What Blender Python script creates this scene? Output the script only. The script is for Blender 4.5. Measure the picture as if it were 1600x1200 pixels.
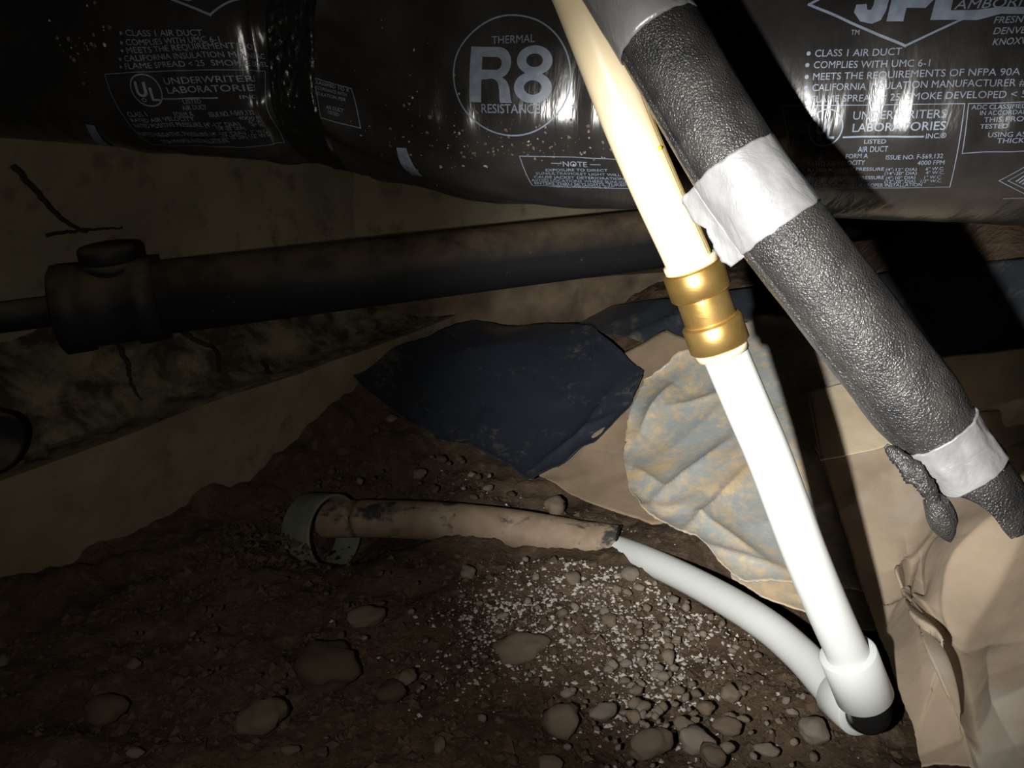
import bpy, bmesh, math, random
import numpy as np
from mathutils import Vector, Matrix

# ------------------------------------------------------------------ scene, camera, light
scene = bpy.context.scene
for o in list(bpy.data.objects):
    bpy.data.objects.remove(o)
COL = scene.collection
random.seed(7)
RNG = np.random.default_rng(11)

F = 1200.0                       # focal length in pixels of a 1600 x 1200 frame
CAM = np.array([0.0, 0.0, 0.48])
PITCH = math.radians(22.0)
SN, CS = math.sin(PITCH), math.cos(PITCH)
RIGHT = np.array([1.0, 0, 0]); FWD = np.array([0, CS, -SN]); UP = np.array([0, SN, CS])

def pt(px, py, z):
    """world point seen at a pixel of the photograph, z metres in front of the lens"""
    return CAM + z * ((px - 800) / F * RIGHT + FWD - (py - 600) / F * UP)

cd = bpy.data.cameras.new('camera'); cam = bpy.data.objects.new('camera', cd); COL.objects.link(cam)
cd.sensor_width = 36.0; cd.lens = 36.0 * F / 1600.0; cd.clip_start = 0.01
cam.location = CAM; cam.rotation_euler = (math.pi / 2 - PITCH, 0, 0)
scene.camera = cam

world = bpy.data.worlds.new('world'); scene.world = world; world.use_nodes = True
bg = world.node_tree.nodes['Background']
bg.inputs[0].default_value = (0.8, 0.85, 1.0, 1); bg.inputs[1].default_value = 0.0018

def flashlight(name, power, size_deg, blend, radius, aim, color):
    """the hand-held torch beside the lens: a hot beam and its wide spill"""
    ld = bpy.data.lights.new(name, 'SPOT'); ld.energy = power; ld.spot_size = math.radians(size_deg)
    ld.spot_blend = blend; ld.shadow_soft_size = radius; ld.color = color
    o = bpy.data.objects.new(name, ld); COL.objects.link(o)
    p = CAM - 0.080 * RIGHT - 0.022 * UP
    o.location = p
    o.rotation_euler = (Vector(aim) - Vector(p)).to_track_quat('-Z', 'Y').to_euler()
    return o
flashlight('flashlight_beam', 46.0, 56, 1.0, 0.005, pt(1190, 600, 0.75), (1.0, 0.98, 0.93))
flashlight('flashlight_spill', 4.2, 165, 1.0, 0.006, pt(1200, 620, 0.75), (1.0, 0.95, 0.84))

vs = scene.view_settings
vs.view_transform = 'Standard'; vs.look = 'None'; vs.exposure = 0.0; vs.gamma = 1.0; vs.use_curve_mapping = False

# ------------------------------------------------------------------ numeric helpers
def _hash(ix, iy, iz, seed):
    n = (ix * 374761393 + iy * 668265263 + iz * 2147483647 + seed * 974711).astype(np.int64) & 0xffffffff
    n = ((n ^ (n >> 13)) * 1274126177) & 0xffffffff
    n = n ^ (n >> 16)
    return (n & 0xffffff) / float(0xffffff)

def vnoise(x, y, z=0.0, seed=0):
    x, y, z = np.broadcast_arrays(np.asarray(x, float), np.asarray(y, float), np.asarray(z, float))
    ix, iy, iz = np.floor(x).astype(np.int64), np.floor(y).astype(np.int64), np.floor(z).astype(np.int64)
    fx, fy, fz = x - ix, y - iy, z - iz
    fx = fx * fx * (3 - 2 * fx); fy = fy * fy * (3 - 2 * fy); fz = fz * fz * (3 - 2 * fz)
    r = 0
    for a in (0, 1):
        for b in (0, 1):
            for c in (0, 1):
                w = (fx if a else 1 - fx) * (fy if b else 1 - fy) * (fz if c else 1 - fz)
                r = r + w * _hash(ix + a, iy + b, iz + c, seed)
    return r * 2 - 1

def fbm(x, y, z=0.0, seed=0, octs=4):
    r, a, s = 0, 0.5, 1.0
    for i in range(octs):
        r = r + a * vnoise(np.asarray(x) * s, np.asarray(y) * s, np.asarray(z) * s, seed + i * 17)
        a *= 0.5; s *= 2.03
    return r

def ss(v, a, b):
    t = np.clip((np.asarray(v, float) - a) / (b - a), 0, 1)
    return t * t * (3 - 2 * t)

def smooth_path(pts, n):
    """Catmull-Rom through the points, resampled evenly to n points"""
    P = np.array(pts, float)
    P = np.vstack([2 * P[0] - P[1], P, 2 * P[-1] - P[-2]])
    out = []
    for i in range(1, len(P) - 2):
        for t in np.linspace(0, 1, 24, endpoint=False):
            a, b, c, d = P[i - 1], P[i], P[i + 1], P[i + 2]
            out.append(0.5 * (2 * b + (c - a) * t + (2 * a - 5 * b + 4 * c - d) * t * t + (3 * b - a - 3 * c + d) * t ** 3))
    out.append(P[-2]); out = np.array(out)
    return resample(out, n)

def resample(P, n):
    P = np.asarray(P, float)
    s = np.r_[0, np.cumsum(np.linalg.norm(np.diff(P, axis=0), axis=1))]
    q = np.linspace(0, s[-1], n)
    return np.stack([np.interp(q, s, P[:, k]) for k in range(P.shape[1])], 1)

# ------------------------------------------------------------------ object helpers
def mesh_obj(name, verts, faces, mat, parent=None, smooth=True):
    me = bpy.data.meshes.new(name)
    me.from_pydata([tuple(v) for v in np.asarray(verts, float).tolist()], [], [tuple(f) for f in faces])
    me.update()
    if smooth:
        me.polygons.foreach_set('use_smooth', [True] * len(me.polygons))
    o = bpy.data.objects.new(name, me); COL.objects.link(o)
    if mat: me.materials.append(mat)
    if parent: o.parent = parent; o.matrix_parent_inverse = parent.matrix_world.inverted()
    return o

def tag(o, label=None, cat=None, group=None, kind=None):
    if label: o['label'] = label
    if cat: o['category'] = cat
    if group: o['group'] = group
    if kind: o['kind'] = kind
    return o

def thing(name, loc, label, cat, group=None):
    o = bpy.data.objects.new(name, None); COL.objects.link(o); o.location = loc
    o.empty_display_size = 0.02
    bpy.context.view_layer.update()
    o.matrix_world = Matrix.Translation(Vector(loc))
    return tag(o, label, cat, group)

def grid_faces(nu, nv, wrap=False):
    f = []
    for i in range(nu - 1):
        for j in range(nv if wrap else nv - 1):
            k = (j + 1) % nv
            f.append((i * nv + j, i * nv + k, (i + 1) * nv + k, (i + 1) * nv + j))
    return f

def frames(path, ref=None):
    """tangent, side, front for every point; front leans to the lens, side to the picture's right"""
    T = np.gradient(path, axis=0); T /= np.linalg.norm(T, axis=1)[:, None]
    S, N = [], []
    for p, t in zip(path, T):
        v = (CAM - p) if ref is None else np.asarray(ref, float)
        v = v - t * np.dot(v, t); v /= np.linalg.norm(v)
        s = np.cross(v, t)
        if ref is None and np.dot(s, RIGHT) < 0: s = -s
        S.append(s); N.append(v)
    return T, np.array(S), np.array(N)

def tube(path, radius, seg=32, caps=True, ref=None, rfun=None):
    """closed tube; radius scalar or per point; rfun(i_array, theta) scales it"""
    path = np.asarray(path, float); n = len(path)
    T, S, N = frames(path, ref)
    th = np.linspace(0, 2 * math.pi, seg, endpoint=False)
    R = np.broadcast_to(np.asarray(radius, float), (n,))[:, None] * np.ones((1, seg))
    if rfun is not None: R = R * rfun(np.linspace(0, 1, n)[:, None], th[None, :])
    V = path[:, None, :] + R[..., None] * (np.cos(th)[None, :, None] * S[:, None, :] + np.sin(th)[None, :, None] * N[:, None, :])
    V = V.reshape(-1, 3); f = grid_faces(n, seg, True)
    if caps:
        f.append(tuple(range(seg - 1, -1, -1))); f.append(tuple((n - 1) * seg + j for j in range(seg)))
    return V, f

def lathe(p0, p1, prof, seg=48):
    """profile of (t, r): t along p0->p1 in metres, revolved"""
    p0, p1 = np.asarray(p0, float), np.asarray(p1, float)
    t = (p1 - p0) / np.linalg.norm(p1 - p0)
    a = np.cross(t, [0, 0, 1.0]) if abs(t[2]) < 0.9 else np.cross(t, [1.0, 0, 0])
    a /= np.linalg.norm(a); b = np.cross(t, a)
    th = np.linspace(0, 2 * math.pi, seg, endpoint=False)
    V = []
    for (s, r) in prof:
        for q in th: V.append(p0 + t * s + r * (math.cos(q) * a + math.sin(q) * b))
    return np.array(V), grid_faces(len(prof), seg, True)

def join(parts):
    V, Fc, k = [], [], 0
    for v, f in parts:
        V.append(np.asarray(v, float)); Fc += [tuple(i + k for i in q) for q in f]; k += len(v)
    return np.vstack(V), Fc

# ------------------------------------------------------------------ materials
class NT:
    def __init__(self, name):
        self.m = bpy.data.materials.new(name); self.m.use_nodes = True
        self.t = self.m.node_tree; self.b = self.t.nodes['Principled BSDF']
        self.co = self.t.nodes.new('ShaderNodeTexCoord')
    def node(self, kind, **kw):
        n = self.t.nodes.new(kind)
        for k, v in kw.items():
            if k in n.inputs: n.inputs[k].default_value = v
            else: setattr(n, k, v)
        return n
    def link(self, a, b): self.t.links.new(a, b)
    def coord(self, scale=(1, 1, 1)):
        mp = self.node('ShaderNodeMapping'); mp.inputs['Scale'].default_value = scale
        self.link(self.co.outputs['Object'], mp.inputs['Vector']); return mp.outputs[0]
    def noise(self, scale, detail=4, rough=0.55, dist=0.0, stretch=(1, 1, 1)):
        n = self.node('ShaderNodeTexNoise'); n.inputs['Scale'].default_value = scale
        n.inputs['Detail'].default_value = detail; n.inputs['Roughness'].default_value = rough
        n.inputs['Distortion'].default_value = dist
        self.link(self.coord(stretch), n.inputs['Vector']); return n.outputs['Fac']
    def voronoi(self, scale, stretch=(1, 1, 1), out='Distance'):
        n = self.node('ShaderNodeTexVoronoi'); n.inputs['Scale'].default_value = scale
        self.link(self.coord(stretch), n.inputs['Vector']); return n.outputs[out]
    def ramp(self, fac, stops):
        r = self.node('ShaderNodeValToRGB'); e = r.color_ramp.elements
        while len(e) < len(stops): e.new(0.5)
        for i, (p, c) in enumerate(stops):
            e[i].position = p; e[i].color = (*c, 1) if len(c) == 3 else c
        self.link(fac, r.inputs[0]); return r.outputs[0]
    def mix(self, fac, a, b):
        n = self.node('ShaderNodeMix'); n.data_type = 'RGBA'
        for s, v in ((0, fac), (6, a), (7, b)):
            if hasattr(v, 'is_linked') or hasattr(v, 'links'): self.link(v, n.inputs[s])
            elif s == 0: n.inputs[0].default_value = v
            else: n.inputs[s].default_value = (*v, 1)
        return n.outputs[2]
    def math(self, op, a, b=0.0):
        n = self.node('ShaderNodeMath'); n.operation = op
        for i, v in enumerate((a, b)):
            if hasattr(v, 'links'): self.link(v, n.inputs[i])
            else: n.inputs[i].default_value = v
        return n.outputs[0]
    def bump(self, h, strength, dist=0.001, prev=None):
        n = self.node('ShaderNodeBump'); n.inputs['Strength'].default_value = strength
        n.inputs['Distance'].default_value = dist; self.link(h, n.inputs['Height'])
        if prev is not None: self.link(prev, n.inputs['Normal'])
        return n.outputs[0]
    def set(self, **kw):
        for k, v in kw.items():
            s = self.b.inputs[k.replace('_', ' ')]
            if hasattr(v, 'links'): self.link(v, s)
            elif isinstance(v, tuple) and len(v) == 3: s.default_value = (*v, 1)
            else: s.default_value = v
        return self.m

def up_mask(n, lo, hi):
    g = n.node('ShaderNodeNewGeometry'); s = n.node('ShaderNodeSeparateXYZ'); n.link(g.outputs['Normal'], s.inputs[0])
    m = n.node('ShaderNodeMapRange'); m.inputs['From Min'].default_value = lo; m.inputs['From Max'].default_value = hi
    n.link(s.outputs[2], m.inputs['Value']); return m.outputs[0]

def m_dirt():
    n = NT('dirt')
    a = n.noise(9, 6, 0.6); b = n.noise(70, 5, 0.65); c = n.noise(320, 3, 0.6)
    col = n.ramp(a, [(0.3, (0.036, 0.023, 0.014)), (0.5, (0.064, 0.042, 0.026)), (0.72, (0.098, 0.067, 0.043))])
    col = n.mix(n.ramp(b, [(0.52, (0, 0, 0)), (0.75, (1, 1, 1))]), col, (0.12, 0.085, 0.058))
    nm = n.bump(b, 0.9, 0.004); nm = n.bump(c, 0.7, 0.0014, nm)
    nm = n.bump(n.voronoi(140), 0.5, 0.002, nm)
    return n.set(Base_Color=col, Roughness=0.92, Specular_IOR_Level=0.25, Normal=nm)

def m_concrete():
    n = NT('concrete')
    a = n.noise(5, 6, 0.62); b = n.noise(30, 5, 0.6); c = n.noise(160, 3)
    col = n.ramp(a, [(0.30, (0.15, 0.125, 0.085)), (0.5, (0.22, 0.19, 0.13)), (0.7, (0.27, 0.235, 0.165))])
    col = n.mix(n.ramp(b, [(0.28, (1, 1, 1)), (0.46, (0, 0, 0))]), col, (0.12, 0.095, 0.06))
    nm = n.bump(b, 0.4, 0.004); nm = n.bump(c, 0.4, 0.001, nm)
    return n.set(Base_Color=col, Roughness=0.9, Specular_IOR_Level=0.25, Normal=nm)

def m_mortar():
    n = NT('stained_mortar')
    a = n.noise(6, 6, 0.62); b = n.noise(17, 6, 0.68, 0.4); c = n.noise(120, 4)
    col = n.ramp(a, [(0.30, (0.13, 0.11, 0.073)), (0.5, (0.19, 0.165, 0.11)), (0.7, (0.24, 0.205, 0.14))])
    col = n.mix(n.ramp(b, [(0.42, (1, 1, 1)), (0.58, (0, 0, 0))]), col, (0.055, 0.041, 0.026))
    nm = n.bump(b, 0.6, 0.006); nm = n.bump(c, 0.6, 0.002, nm)
    return n.set(Base_Color=col, Roughness=0.93, Specular_IOR_Level=0.2, Normal=nm)

def m_footing():
    n = NT('footing_concrete')
    a = n.noise(7, 6, 0.62); c = n.noise(160, 3); b = n.noise(26, 5, 0.65)
    col = n.ramp(a, [(0.3, (0.13, 0.10, 0.064)), (0.55, (0.195, 0.158, 0.104)), (0.75, (0.24, 0.20, 0.135))])
    col = n.mix(n.ramp(b, [(0.56, (0, 0, 0)), (0.7, (1, 1, 1))]), col, (0.15, 0.105, 0.06))
    nm = n.bump(b, 0.5, 0.004); nm = n.bump(c, 0.5, 0.001, nm)
    return n.set(Base_Color=col, Roughness=0.92, Specular_IOR_Level=0.2, Normal=nm)

def m_duct():
    n = NT('duct_jacket_plastic')
    w1 = n.noise(9, 3, 0.5, 0.6, (6.5, 1.6, 1.6)); w2 = n.noise(34, 3, 0.6, 0.6, (5, 1, 1)); w3 = n.noise(220, 2, 0.5)
    nm = n.bump(w1, 0.26, 0.0035); nm = n.bump(w2, 0.16, 0.002, nm)
    dust = n.ramp(n.noise(14, 5, 0.6), [(0.35, (0, 0, 0)), (0.75, (1, 1, 1))])
    col = n.mix(n.math('MULTIPLY', dust, 0.6), (0.016, 0.015, 0.0155), (0.052, 0.046, 0.040))
    rg = n.math('ADD', n.math('MULTIPLY', dust, 0.10), 0.20)
    return n.set(Base_Color=col, Roughness=rg, Specular_IOR_Level=0.5, Normal=nm)

def m_print():
    n = NT('duct_printing')
    col = n.ramp(n.noise(160, 3), [(0.3, (0.13, 0.16, 0.215)), (0.6, (0.19, 0.23, 0.30))])
    return n.set(Base_Color=col, Roughness=0.42, Specular_IOR_Level=0.4)

def m_foam():
    n = NT('foam_insulation')
    v = n.noise(1050, 1, 0.5, 0.0); b = n.noise(1700, 1); g = n.noise(60, 4)
    nm = n.bump(v, 0.9, 0.0010); nm = n.bump(b, 0.6, 0.0004, nm)
    col = n.ramp(g, [(0.3, (0.013, 0.013, 0.014)), (0.7, (0.034, 0.032, 0.030))])
    return n.set(Base_Color=col, Roughness=0.30, Specular_IOR_Level=0.36, Normal=nm)

def m_tape():
    n = NT('silver_duct_tape')
    s = n.noise(60, 4, 0.6, 0.8, (1, 2.5, 1)); f = n.noise(420, 2)
    nm = n.bump(s, 0.45, 0.0016); nm = n.bump(f, 0.15, 0.0004, nm)
    col = n.ramp(n.noise(40, 4), [(0.3, (0.19, 0.19, 0.195)), (0.7, (0.29, 0.29, 0.295))])
    return n.set(Base_Color=col, Roughness=0.36, Metallic=0.35, Normal=nm)

def m_plain(name, col, rough, spec=0.5, metal=0.0, nscale=120, nstr=0.1, var=0.12, sss=0.0):
    n = NT(name)
    d = tuple(c * (1 - var) for c in col); l = tuple(min(1, c * (1 + var)) for c in col)
    c = n.ramp(n.noise(nscale * 0.3, 4), [(0.3, d), (0.7, l)])
    nm = n.bump(n.noise(nscale, 3), nstr, 0.001)
    return n.set(Base_Color=c, Roughness=rough, Specular_IOR_Level=spec, Metallic=metal, Normal=nm)

def m_brass():
    n = NT('brass')
    nm = n.bump(n.noise(90, 3, 0.6, 0, (1, 1, 6)), 0.12, 0.0006)
    col = n.ramp(n.noise(45, 5), [(0.3, (0.50, 0.30, 0.075)), (0.7, (0.80, 0.53, 0.19))])
    return n.set(Base_Color=col, Roughness=0.33, Metallic=0.9, Normal=nm)

def m_abs():
    n = NT('black_abs_plastic')
    d = n.math('MULTIPLY', up_mask(n, 0.1, 0.85), n.ramp(n.noise(25, 5, 0.65), [(0.3, (0.25, 0.25, 0.25)), (0.6, (1, 1, 1))]))
    sp = n.ramp(n.noise(70, 4, 0.7), [(0.66, (0, 0, 0)), (0.74, (0.6, 0.6, 0.6))])
    col = n.mix(d, (0.012, 0.012, 0.014), (0.13, 0.095, 0.06)); col = n.mix(sp, col, (0.12, 0.10, 0.07))
    return n.set(Base_Color=col, Roughness=0.62, Specular_IOR_Level=0.22)

def m_sheet(name, plastic, dust, amount, rough=0.28, scale=16.0, fine=0.5):
    """poly sheet with soil dust smeared on it; amount 0..1 is how much is covered"""
    n = NT(name)
    a = n.noise(scale, 7, 0.62, 0.7); b = n.noise(scale * 7, 5, 0.65, 0.4)
    f = n.math('ADD', n.math('MULTIPLY', a, 1 - fine * 0.5), n.math('MULTIPLY', b, fine * 0.5))
    lo = 0.72 - 0.5 * amount
    k = n.ramp(f, [(lo - 0.06, (0, 0, 0)), (lo + 0.10, (1, 1, 1))])
    tone = n.ramp(n.noise(scale * 2.2, 5), [(0.3, tuple(c * 0.72 for c in dust)), (0.7, dust)])
    col = n.mix(k, plastic, tone)
    rg = n.math('ADD', n.math('MULTIPLY', k, 0.5), rough)
    nm = n.bump(n.noise(scale * 1.6, 3, 0.5, 1.2, (1.0, 1.8, 1)), 0.10, 0.004)
    nm = n.bump(n.noise(scale * 4.5, 3, 0.5, 1.5), 0.16, 0.003, nm); nm = n.bump(n.noise(260, 3), 0.2, 0.0008, nm)
    return n.set(Base_Color=col, Roughness=rg, Specular_IOR_Level=0.55, Normal=nm)

def m_stone(name, c1, c2, white=0.0):
    n = NT(name)
    oi = n.node('ShaderNodeObjectInfo')
    col = n.mix(oi.outputs['Random'], c1, c2)
    col = n.mix(n.ramp(n.noise(90, 5), [(0.42, (0, 0, 0)), (0.66, (0.85, 0.85, 0.85))]), col, (0.075, 0.053, 0.037))
    if white: col = n.mix(n.ramp(n.noise(160, 4, 0.7), [(0.62 - white * 0.1, (0, 0, 0)), (0.68, (1, 1, 1))]), col, (0.55, 0.5, 0.46))
    nm = n.bump(n.noise(220, 4), 0.4, 0.0012)
    return n.set(Base_Color=col, Roughness=0.78, Specular_IOR_Level=0.35, Normal=nm)

def m_sleeve():
    n = NT('dirty_sleeve_plastic')
    k = n.ramp(n.noise(30, 6, 0.65, 0.3, (0.8, 1, 1)), [(0.37, (1, 1, 1)), (0.45, (0, 0, 0))])
    tan = n.ramp(n.noise(55, 4), [(0.3, (0.20, 0.145, 0.10)), (0.7, (0.28, 0.21, 0.15))])
    col = n.mix(k, tan, (0.035, 0.035, 0.038))
    nm = n.bump(n.noise(140, 4), 0.3, 0.001)
    return n.set(Base_Color=col, Roughness=0.7, Specular_IOR_Level=0.3, Normal=nm)

M = dict(dirt=m_dirt(), concrete=m_concrete(), footing=m_footing(), mortar=m_mortar(), duct=m_duct(), prt=m_print(), foam=m_foam(), tape=m_tape(),
         brass=m_brass(), abs=m_abs(), sleeve=m_sleeve(),
         white=m_plain('white_pex_plastic', (0.56, 0.58, 0.57), 0.34, 0.5, 0, 60, 0.03, 0.03),
         cream=m_plain('cream_pipe_plastic', (0.72, 0.60, 0.40), 0.32, 0.5, 0, 60, 0.03, 0.03),
         collar=m_plain('coupling_collar_plastic', (0.70, 0.58, 0.40), 0.4, 0.5, 0, 90, 0.05, 0.06),
         yellow=m_plain('yellow_pipe_print', (0.62, 0.40, 0.03), 0.5, 0.4, 0, 900, 0.1, 0.4),
         black=m_plain('black_fitting_plastic', (0.012, 0.012, 0.013), 0.25, 0.5, 0, 60, 0.05, 0.2),
         band=m_plain('black_crinkled_tape', (0.008, 0.008, 0.008), 0.32, 0.5, 0, 190, 1.0, 0.3),
         darkroot=m_plain('dark_root', (0.03, 0.024, 0.016), 0.9, 0.2),
         oldfoot=m_plain('soil_stained_concrete', (0.115, 0.085, 0.058), 0.95, 0.2, 0, 60, 0.7, 0.45),
         conduit=m_plain('old_pale_conduit', (0.14, 0.145, 0.115), 0.7, 0.3, 0, 90, 0.3, 0.25),
         s_blue=m_sheet('blue_black_sheet', (0.022, 0.027, 0.038), (0.12, 0.10, 0.075), 0.215, 0.30, 14, 0.9),
         s_dusty=m_sheet('dusty_clear_sheet', (0.30, 0.325, 0.325), (0.58, 0.44, 0.27), 0.45, 0.14, 13, 0.95),
         s_tan=m_sheet('tan_caked_sheet', (0.38, 0.37, 0.33), (0.54, 0.45, 0.31), 0.74, 0.34, 8, 0.7),
         s_cake=m_sheet('brown_caked_sheet', (0.13, 0.125, 0.12), (0.26, 0.19, 0.125), 0.80, 0.42, 9, 0.7),
         s_mud=m_sheet('mud_brown_sheet', (0.34, 0.335, 0.31), (0.37, 0.29, 0.21), 0.68, 0.36, 6, 0.4),
         s_dark=m_sheet('dark_far_sheet', (0.030, 0.036, 0.045), (0.15, 0.12, 0.085), 0.22, 0.32, 10, 0.6),
         stone=m_stone('tan_stone', (0.135, 0.10, 0.07), (0.21, 0.165, 0.12)),
         stone_w=m_stone('crusted_stone', (0.11, 0.082, 0.06), (0.18, 0.14, 0.105), 1.0),
         stone_d=m_stone('soil_brown_stone', (0.06, 0.041, 0.026), (0.095, 0.067, 0.042)),
         crumb=m_plain('soil_crumb', (0.075, 0.051, 0.034), 0.95, 0.2, 0, 300, 0.4, 0.4),
         fleck=m_plain('white_mineral_crust', (0.40, 0.365, 0.335), 0.8, 0.3, 0, 300, 0.3, 0.25))

# ------------------------------------------------------------------ the terrain
LX, LY = 0.604, 0.797          # direction of the left foundation wall in plan
def left_d(x, y):              # distance in front of the left footing's face (towards the open floor)
    return (x + 0.491) * LY - (y - 0.65) * LX

def H(x, y):
    """ground height"""
    x = np.asarray(x, float); y = np.asarray(y, float)
    h = 0.09 * ss(y, 0.80, 1.12)
    h = h + 0.12 * ss(x, 0.02, 0.42) * ss(y, 0.52, 0.88)
    h = h + 0.035 * ss(x, 0.05, 0.3) * (1 - ss(y, 0.4, 0.6))
    d = (x - 0.322) * 0.957 - (y - 0.436) * 0.289
    h = h + 0.18 * ss(d, -0.01, 0.12)
    return h

def hit(px, py, off=0.0):
    """where the line of sight through a pixel meets the ground (vectorised)"""
    px = np.atleast_1d(np.asarray(px, float)); py = np.atleast_1d(np.asarray(py, float))
    D = (px - 800)[:, None] / F * RIGHT + FWD - (py - 600)[:, None] / F * UP
    zs = np.arange(0.30, 2.6, 0.01)
    lo = np.full(len(px), 0.3); hi = np.full(len(px), np.nan); found = np.zeros(len(px), bool)
    for z in zs:
        P = CAM + D * z
        below = P[:, 2] <= H(P[:, 0], P[:, 1]) + off
        new = below & ~found
        hi[new] = z; lo[new] = z - 0.01; found |= new
    hi[~found] = 2.6; lo[~found] = 2.59
    for _ in range(12):
        m = (lo + hi) / 2; P = CAM + D * m[:, None]
        b = P[:, 2] <= H(P[:, 0], P[:, 1]) + off
        hi = np.where(b, m, hi); lo = np.where(b, lo, m)
    return CAM + D * hi[:, None]

def build_floor():
    xs = np.arange(-0.85, 1.15, 0.005); ys = np.arange(0.10, 1.75, 0.005)
    X, Y = np.meshgrid(xs, ys, indexing='ij')
    Z = H(X, Y)
    soil = 1 - ss(X, 0.30, 0.42)
    Z = Z + (fbm(X * 7, Y * 7, 0, 3, 4) * 0.024 + fbm(X * 38, Y * 38, 0, 9, 3) * 0.010 + np.abs(fbm(X * 90, Y * 90, 0, 21, 2)) * 0.005 - 0.006) * (0.25 + 0.75 * soil)
    # rubble ridge along the foot of the left wall
    d = left_d(X, Y)
    Z = Z + 0.030 * np.exp(-(d / 0.05) ** 2) * (0.6 + 0.9 * fbm(X * 16, Y * 16, 0, 40, 3))
    pc = pt(540, 850, 0.93); Z = Z - 0.045 * np.exp(-(((X - pc[0]) / 0.075) ** 2 + ((Y - pc[1] + 0.01) / 0.07) ** 2))
    # keep the ground under the plastic sheets
    Z = Z - 0.012
    V = np.stack([X, Y, Z], -1).reshape(-1, 3)
    return tag(mesh_obj('floor', V, grid_faces(len(xs), len(ys)), M['dirt']), 'dark brown bare soil floor of the crawl space', 'soil', kind='structure')
build_floor()

def wall_sheet(name, p0, p1, z0, z1, mat, thick=0.12, seed=1, amp=0.006, step=0.02):
    """upright slab of rough concrete; face runs p0->p1 in plan, body lies to its left"""
    p0, p1 = np.array(p0), np.array(p1); L = np.linalg.norm(p1 - p0); t = (p1 - p0) / L; nrm = np.array([-t[1], t[0]])
    nu, nv = max(2, int(L / step)), max(2, int((z1 - z0) / step))
    us, zs = np.linspace(0, L, nu), np.linspace(z0, z1, nv)
    Ug, Zg = np.meshgrid(us, zs, indexing='ij')
    o = fbm(Ug * 9, Zg * 9, 0, seed, 4) * amp * 2
    front = np.stack([p0[0] + t[0] * Ug + nrm[0] * o, p0[1] + t[1] * Ug + nrm[1] * o, Zg + 0 * o], -1)
    back = np.stack([p0[0] + t[0] * Ug + nrm[0] * thick, p0[1] + t[1] * Ug + nrm[1] * thick, Zg], -1)
    V = np.vstack([front.reshape(-1, 3), back.reshape(-1, 3)]); k = nu * nv
    f = grid_faces(nu, nv) + [tuple(reversed([i + k for i in q])) for q in grid_faces(nu, nv)]
    for i in range(nu - 1):
        a, b = i * nv + nv - 1, (i + 1) * nv + nv - 1
        f.append((a, b, b + k, a + k)); a, b = i * nv, (i + 1) * nv; f.append((b, a, a + k, b + k))
    for j in range(nv - 1):
        a, b = j, j + 1; f.append((a, b, b + k, a + k)); a, b = (nu - 1) * nv + j, (nu - 1) * nv + j + 1; f.append((b, a, a + k, b + k))
    o = mesh_obj(name, V, f, mat)
    o.data.polygons.foreach_set('use_smooth', [i < (nu - 1) * (nv - 1) for i in range(len(f))])
    o.data.polygons.foreach_set('use_smooth', [False] * len(f)) if step < 0.015 else None
    return o

fd = np.array([LX, LY]); fn = np.array([-LY, LX])
f0 = np.array([-0.491, 0.65])
def fp(k, off): return f0 + fd * k + fn * off
tag(wall_sheet('wall_left', fp(-0.75, 0.16), fp(0.78, 0.16), -0.05, 0.95, M['concrete'], 0.15, 5), 'stained concrete foundation wall behind the black drain pipe', 'wall', kind='structure')
tag(wall_sheet('trim_1', fp(-0.75, 0.0), fp(0.92, 0.0), -0.08, 0.12, M['footing'], 0.20, 8, 0.005, 0.012), 'tan concrete footing ledge along the left foundation wall', 'footing', kind='structure')
wb0, wb1 = np.array([-0.42, 1.18]), np.array([1.5, 1.73])
tag(wall_sheet('wall_back', wb0, wb1, -0.05, 0.95, M['concrete'], 0.15, 15), 'dark concrete foundation wall at the back under the duct', 'wall', kind='structure')
bn = np.array([0.275, -0.961]) * 0.085
tag(wall_sheet('trim_2', wb0 + bn + [0.1, 0.03], wb1 + bn, -0.05, 0.165, M['oldfoot'], 0.09, 18, 0.007, 0.012), 'soil-stained concrete footing ledge below the back wall', 'footing', kind='structure')
# rough mortar fillet between the left footing and the wall
def fillet_h(K, O):
    return 0.116 + 0.105 * ss(O, 0.015, 0.19) + 0.022 * ss(O, 0.02, 0.08) * fbm(K * 11, O * 14, 0, 33, 4) + 0.005 * fbm(K * 60, O * 60, 0, 35, 3) + 0.006 * (1 - ss(O, 0.01, 0.04))
def fillet():
    ks = np.linspace(-0.72, 0.88, 220); os_ = np.linspace(0.002, 0.178, 30)
    K, O = np.meshgrid(ks, os_, indexing='ij')
    x = f0[0] + fd[0] * K + fn[0] * O; y = f0[1] + fd[1] * K + fn[1] * O
    return tag(mesh_obj('trim_3', np.stack([x, y, fillet_h(K, O)], -1).reshape(-1, 3), grid_faces(220, 30), M['mortar']), 'rough dirt-stained slope between the footing edge and the left wall', 'footing', kind='structure')
fillet()

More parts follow.
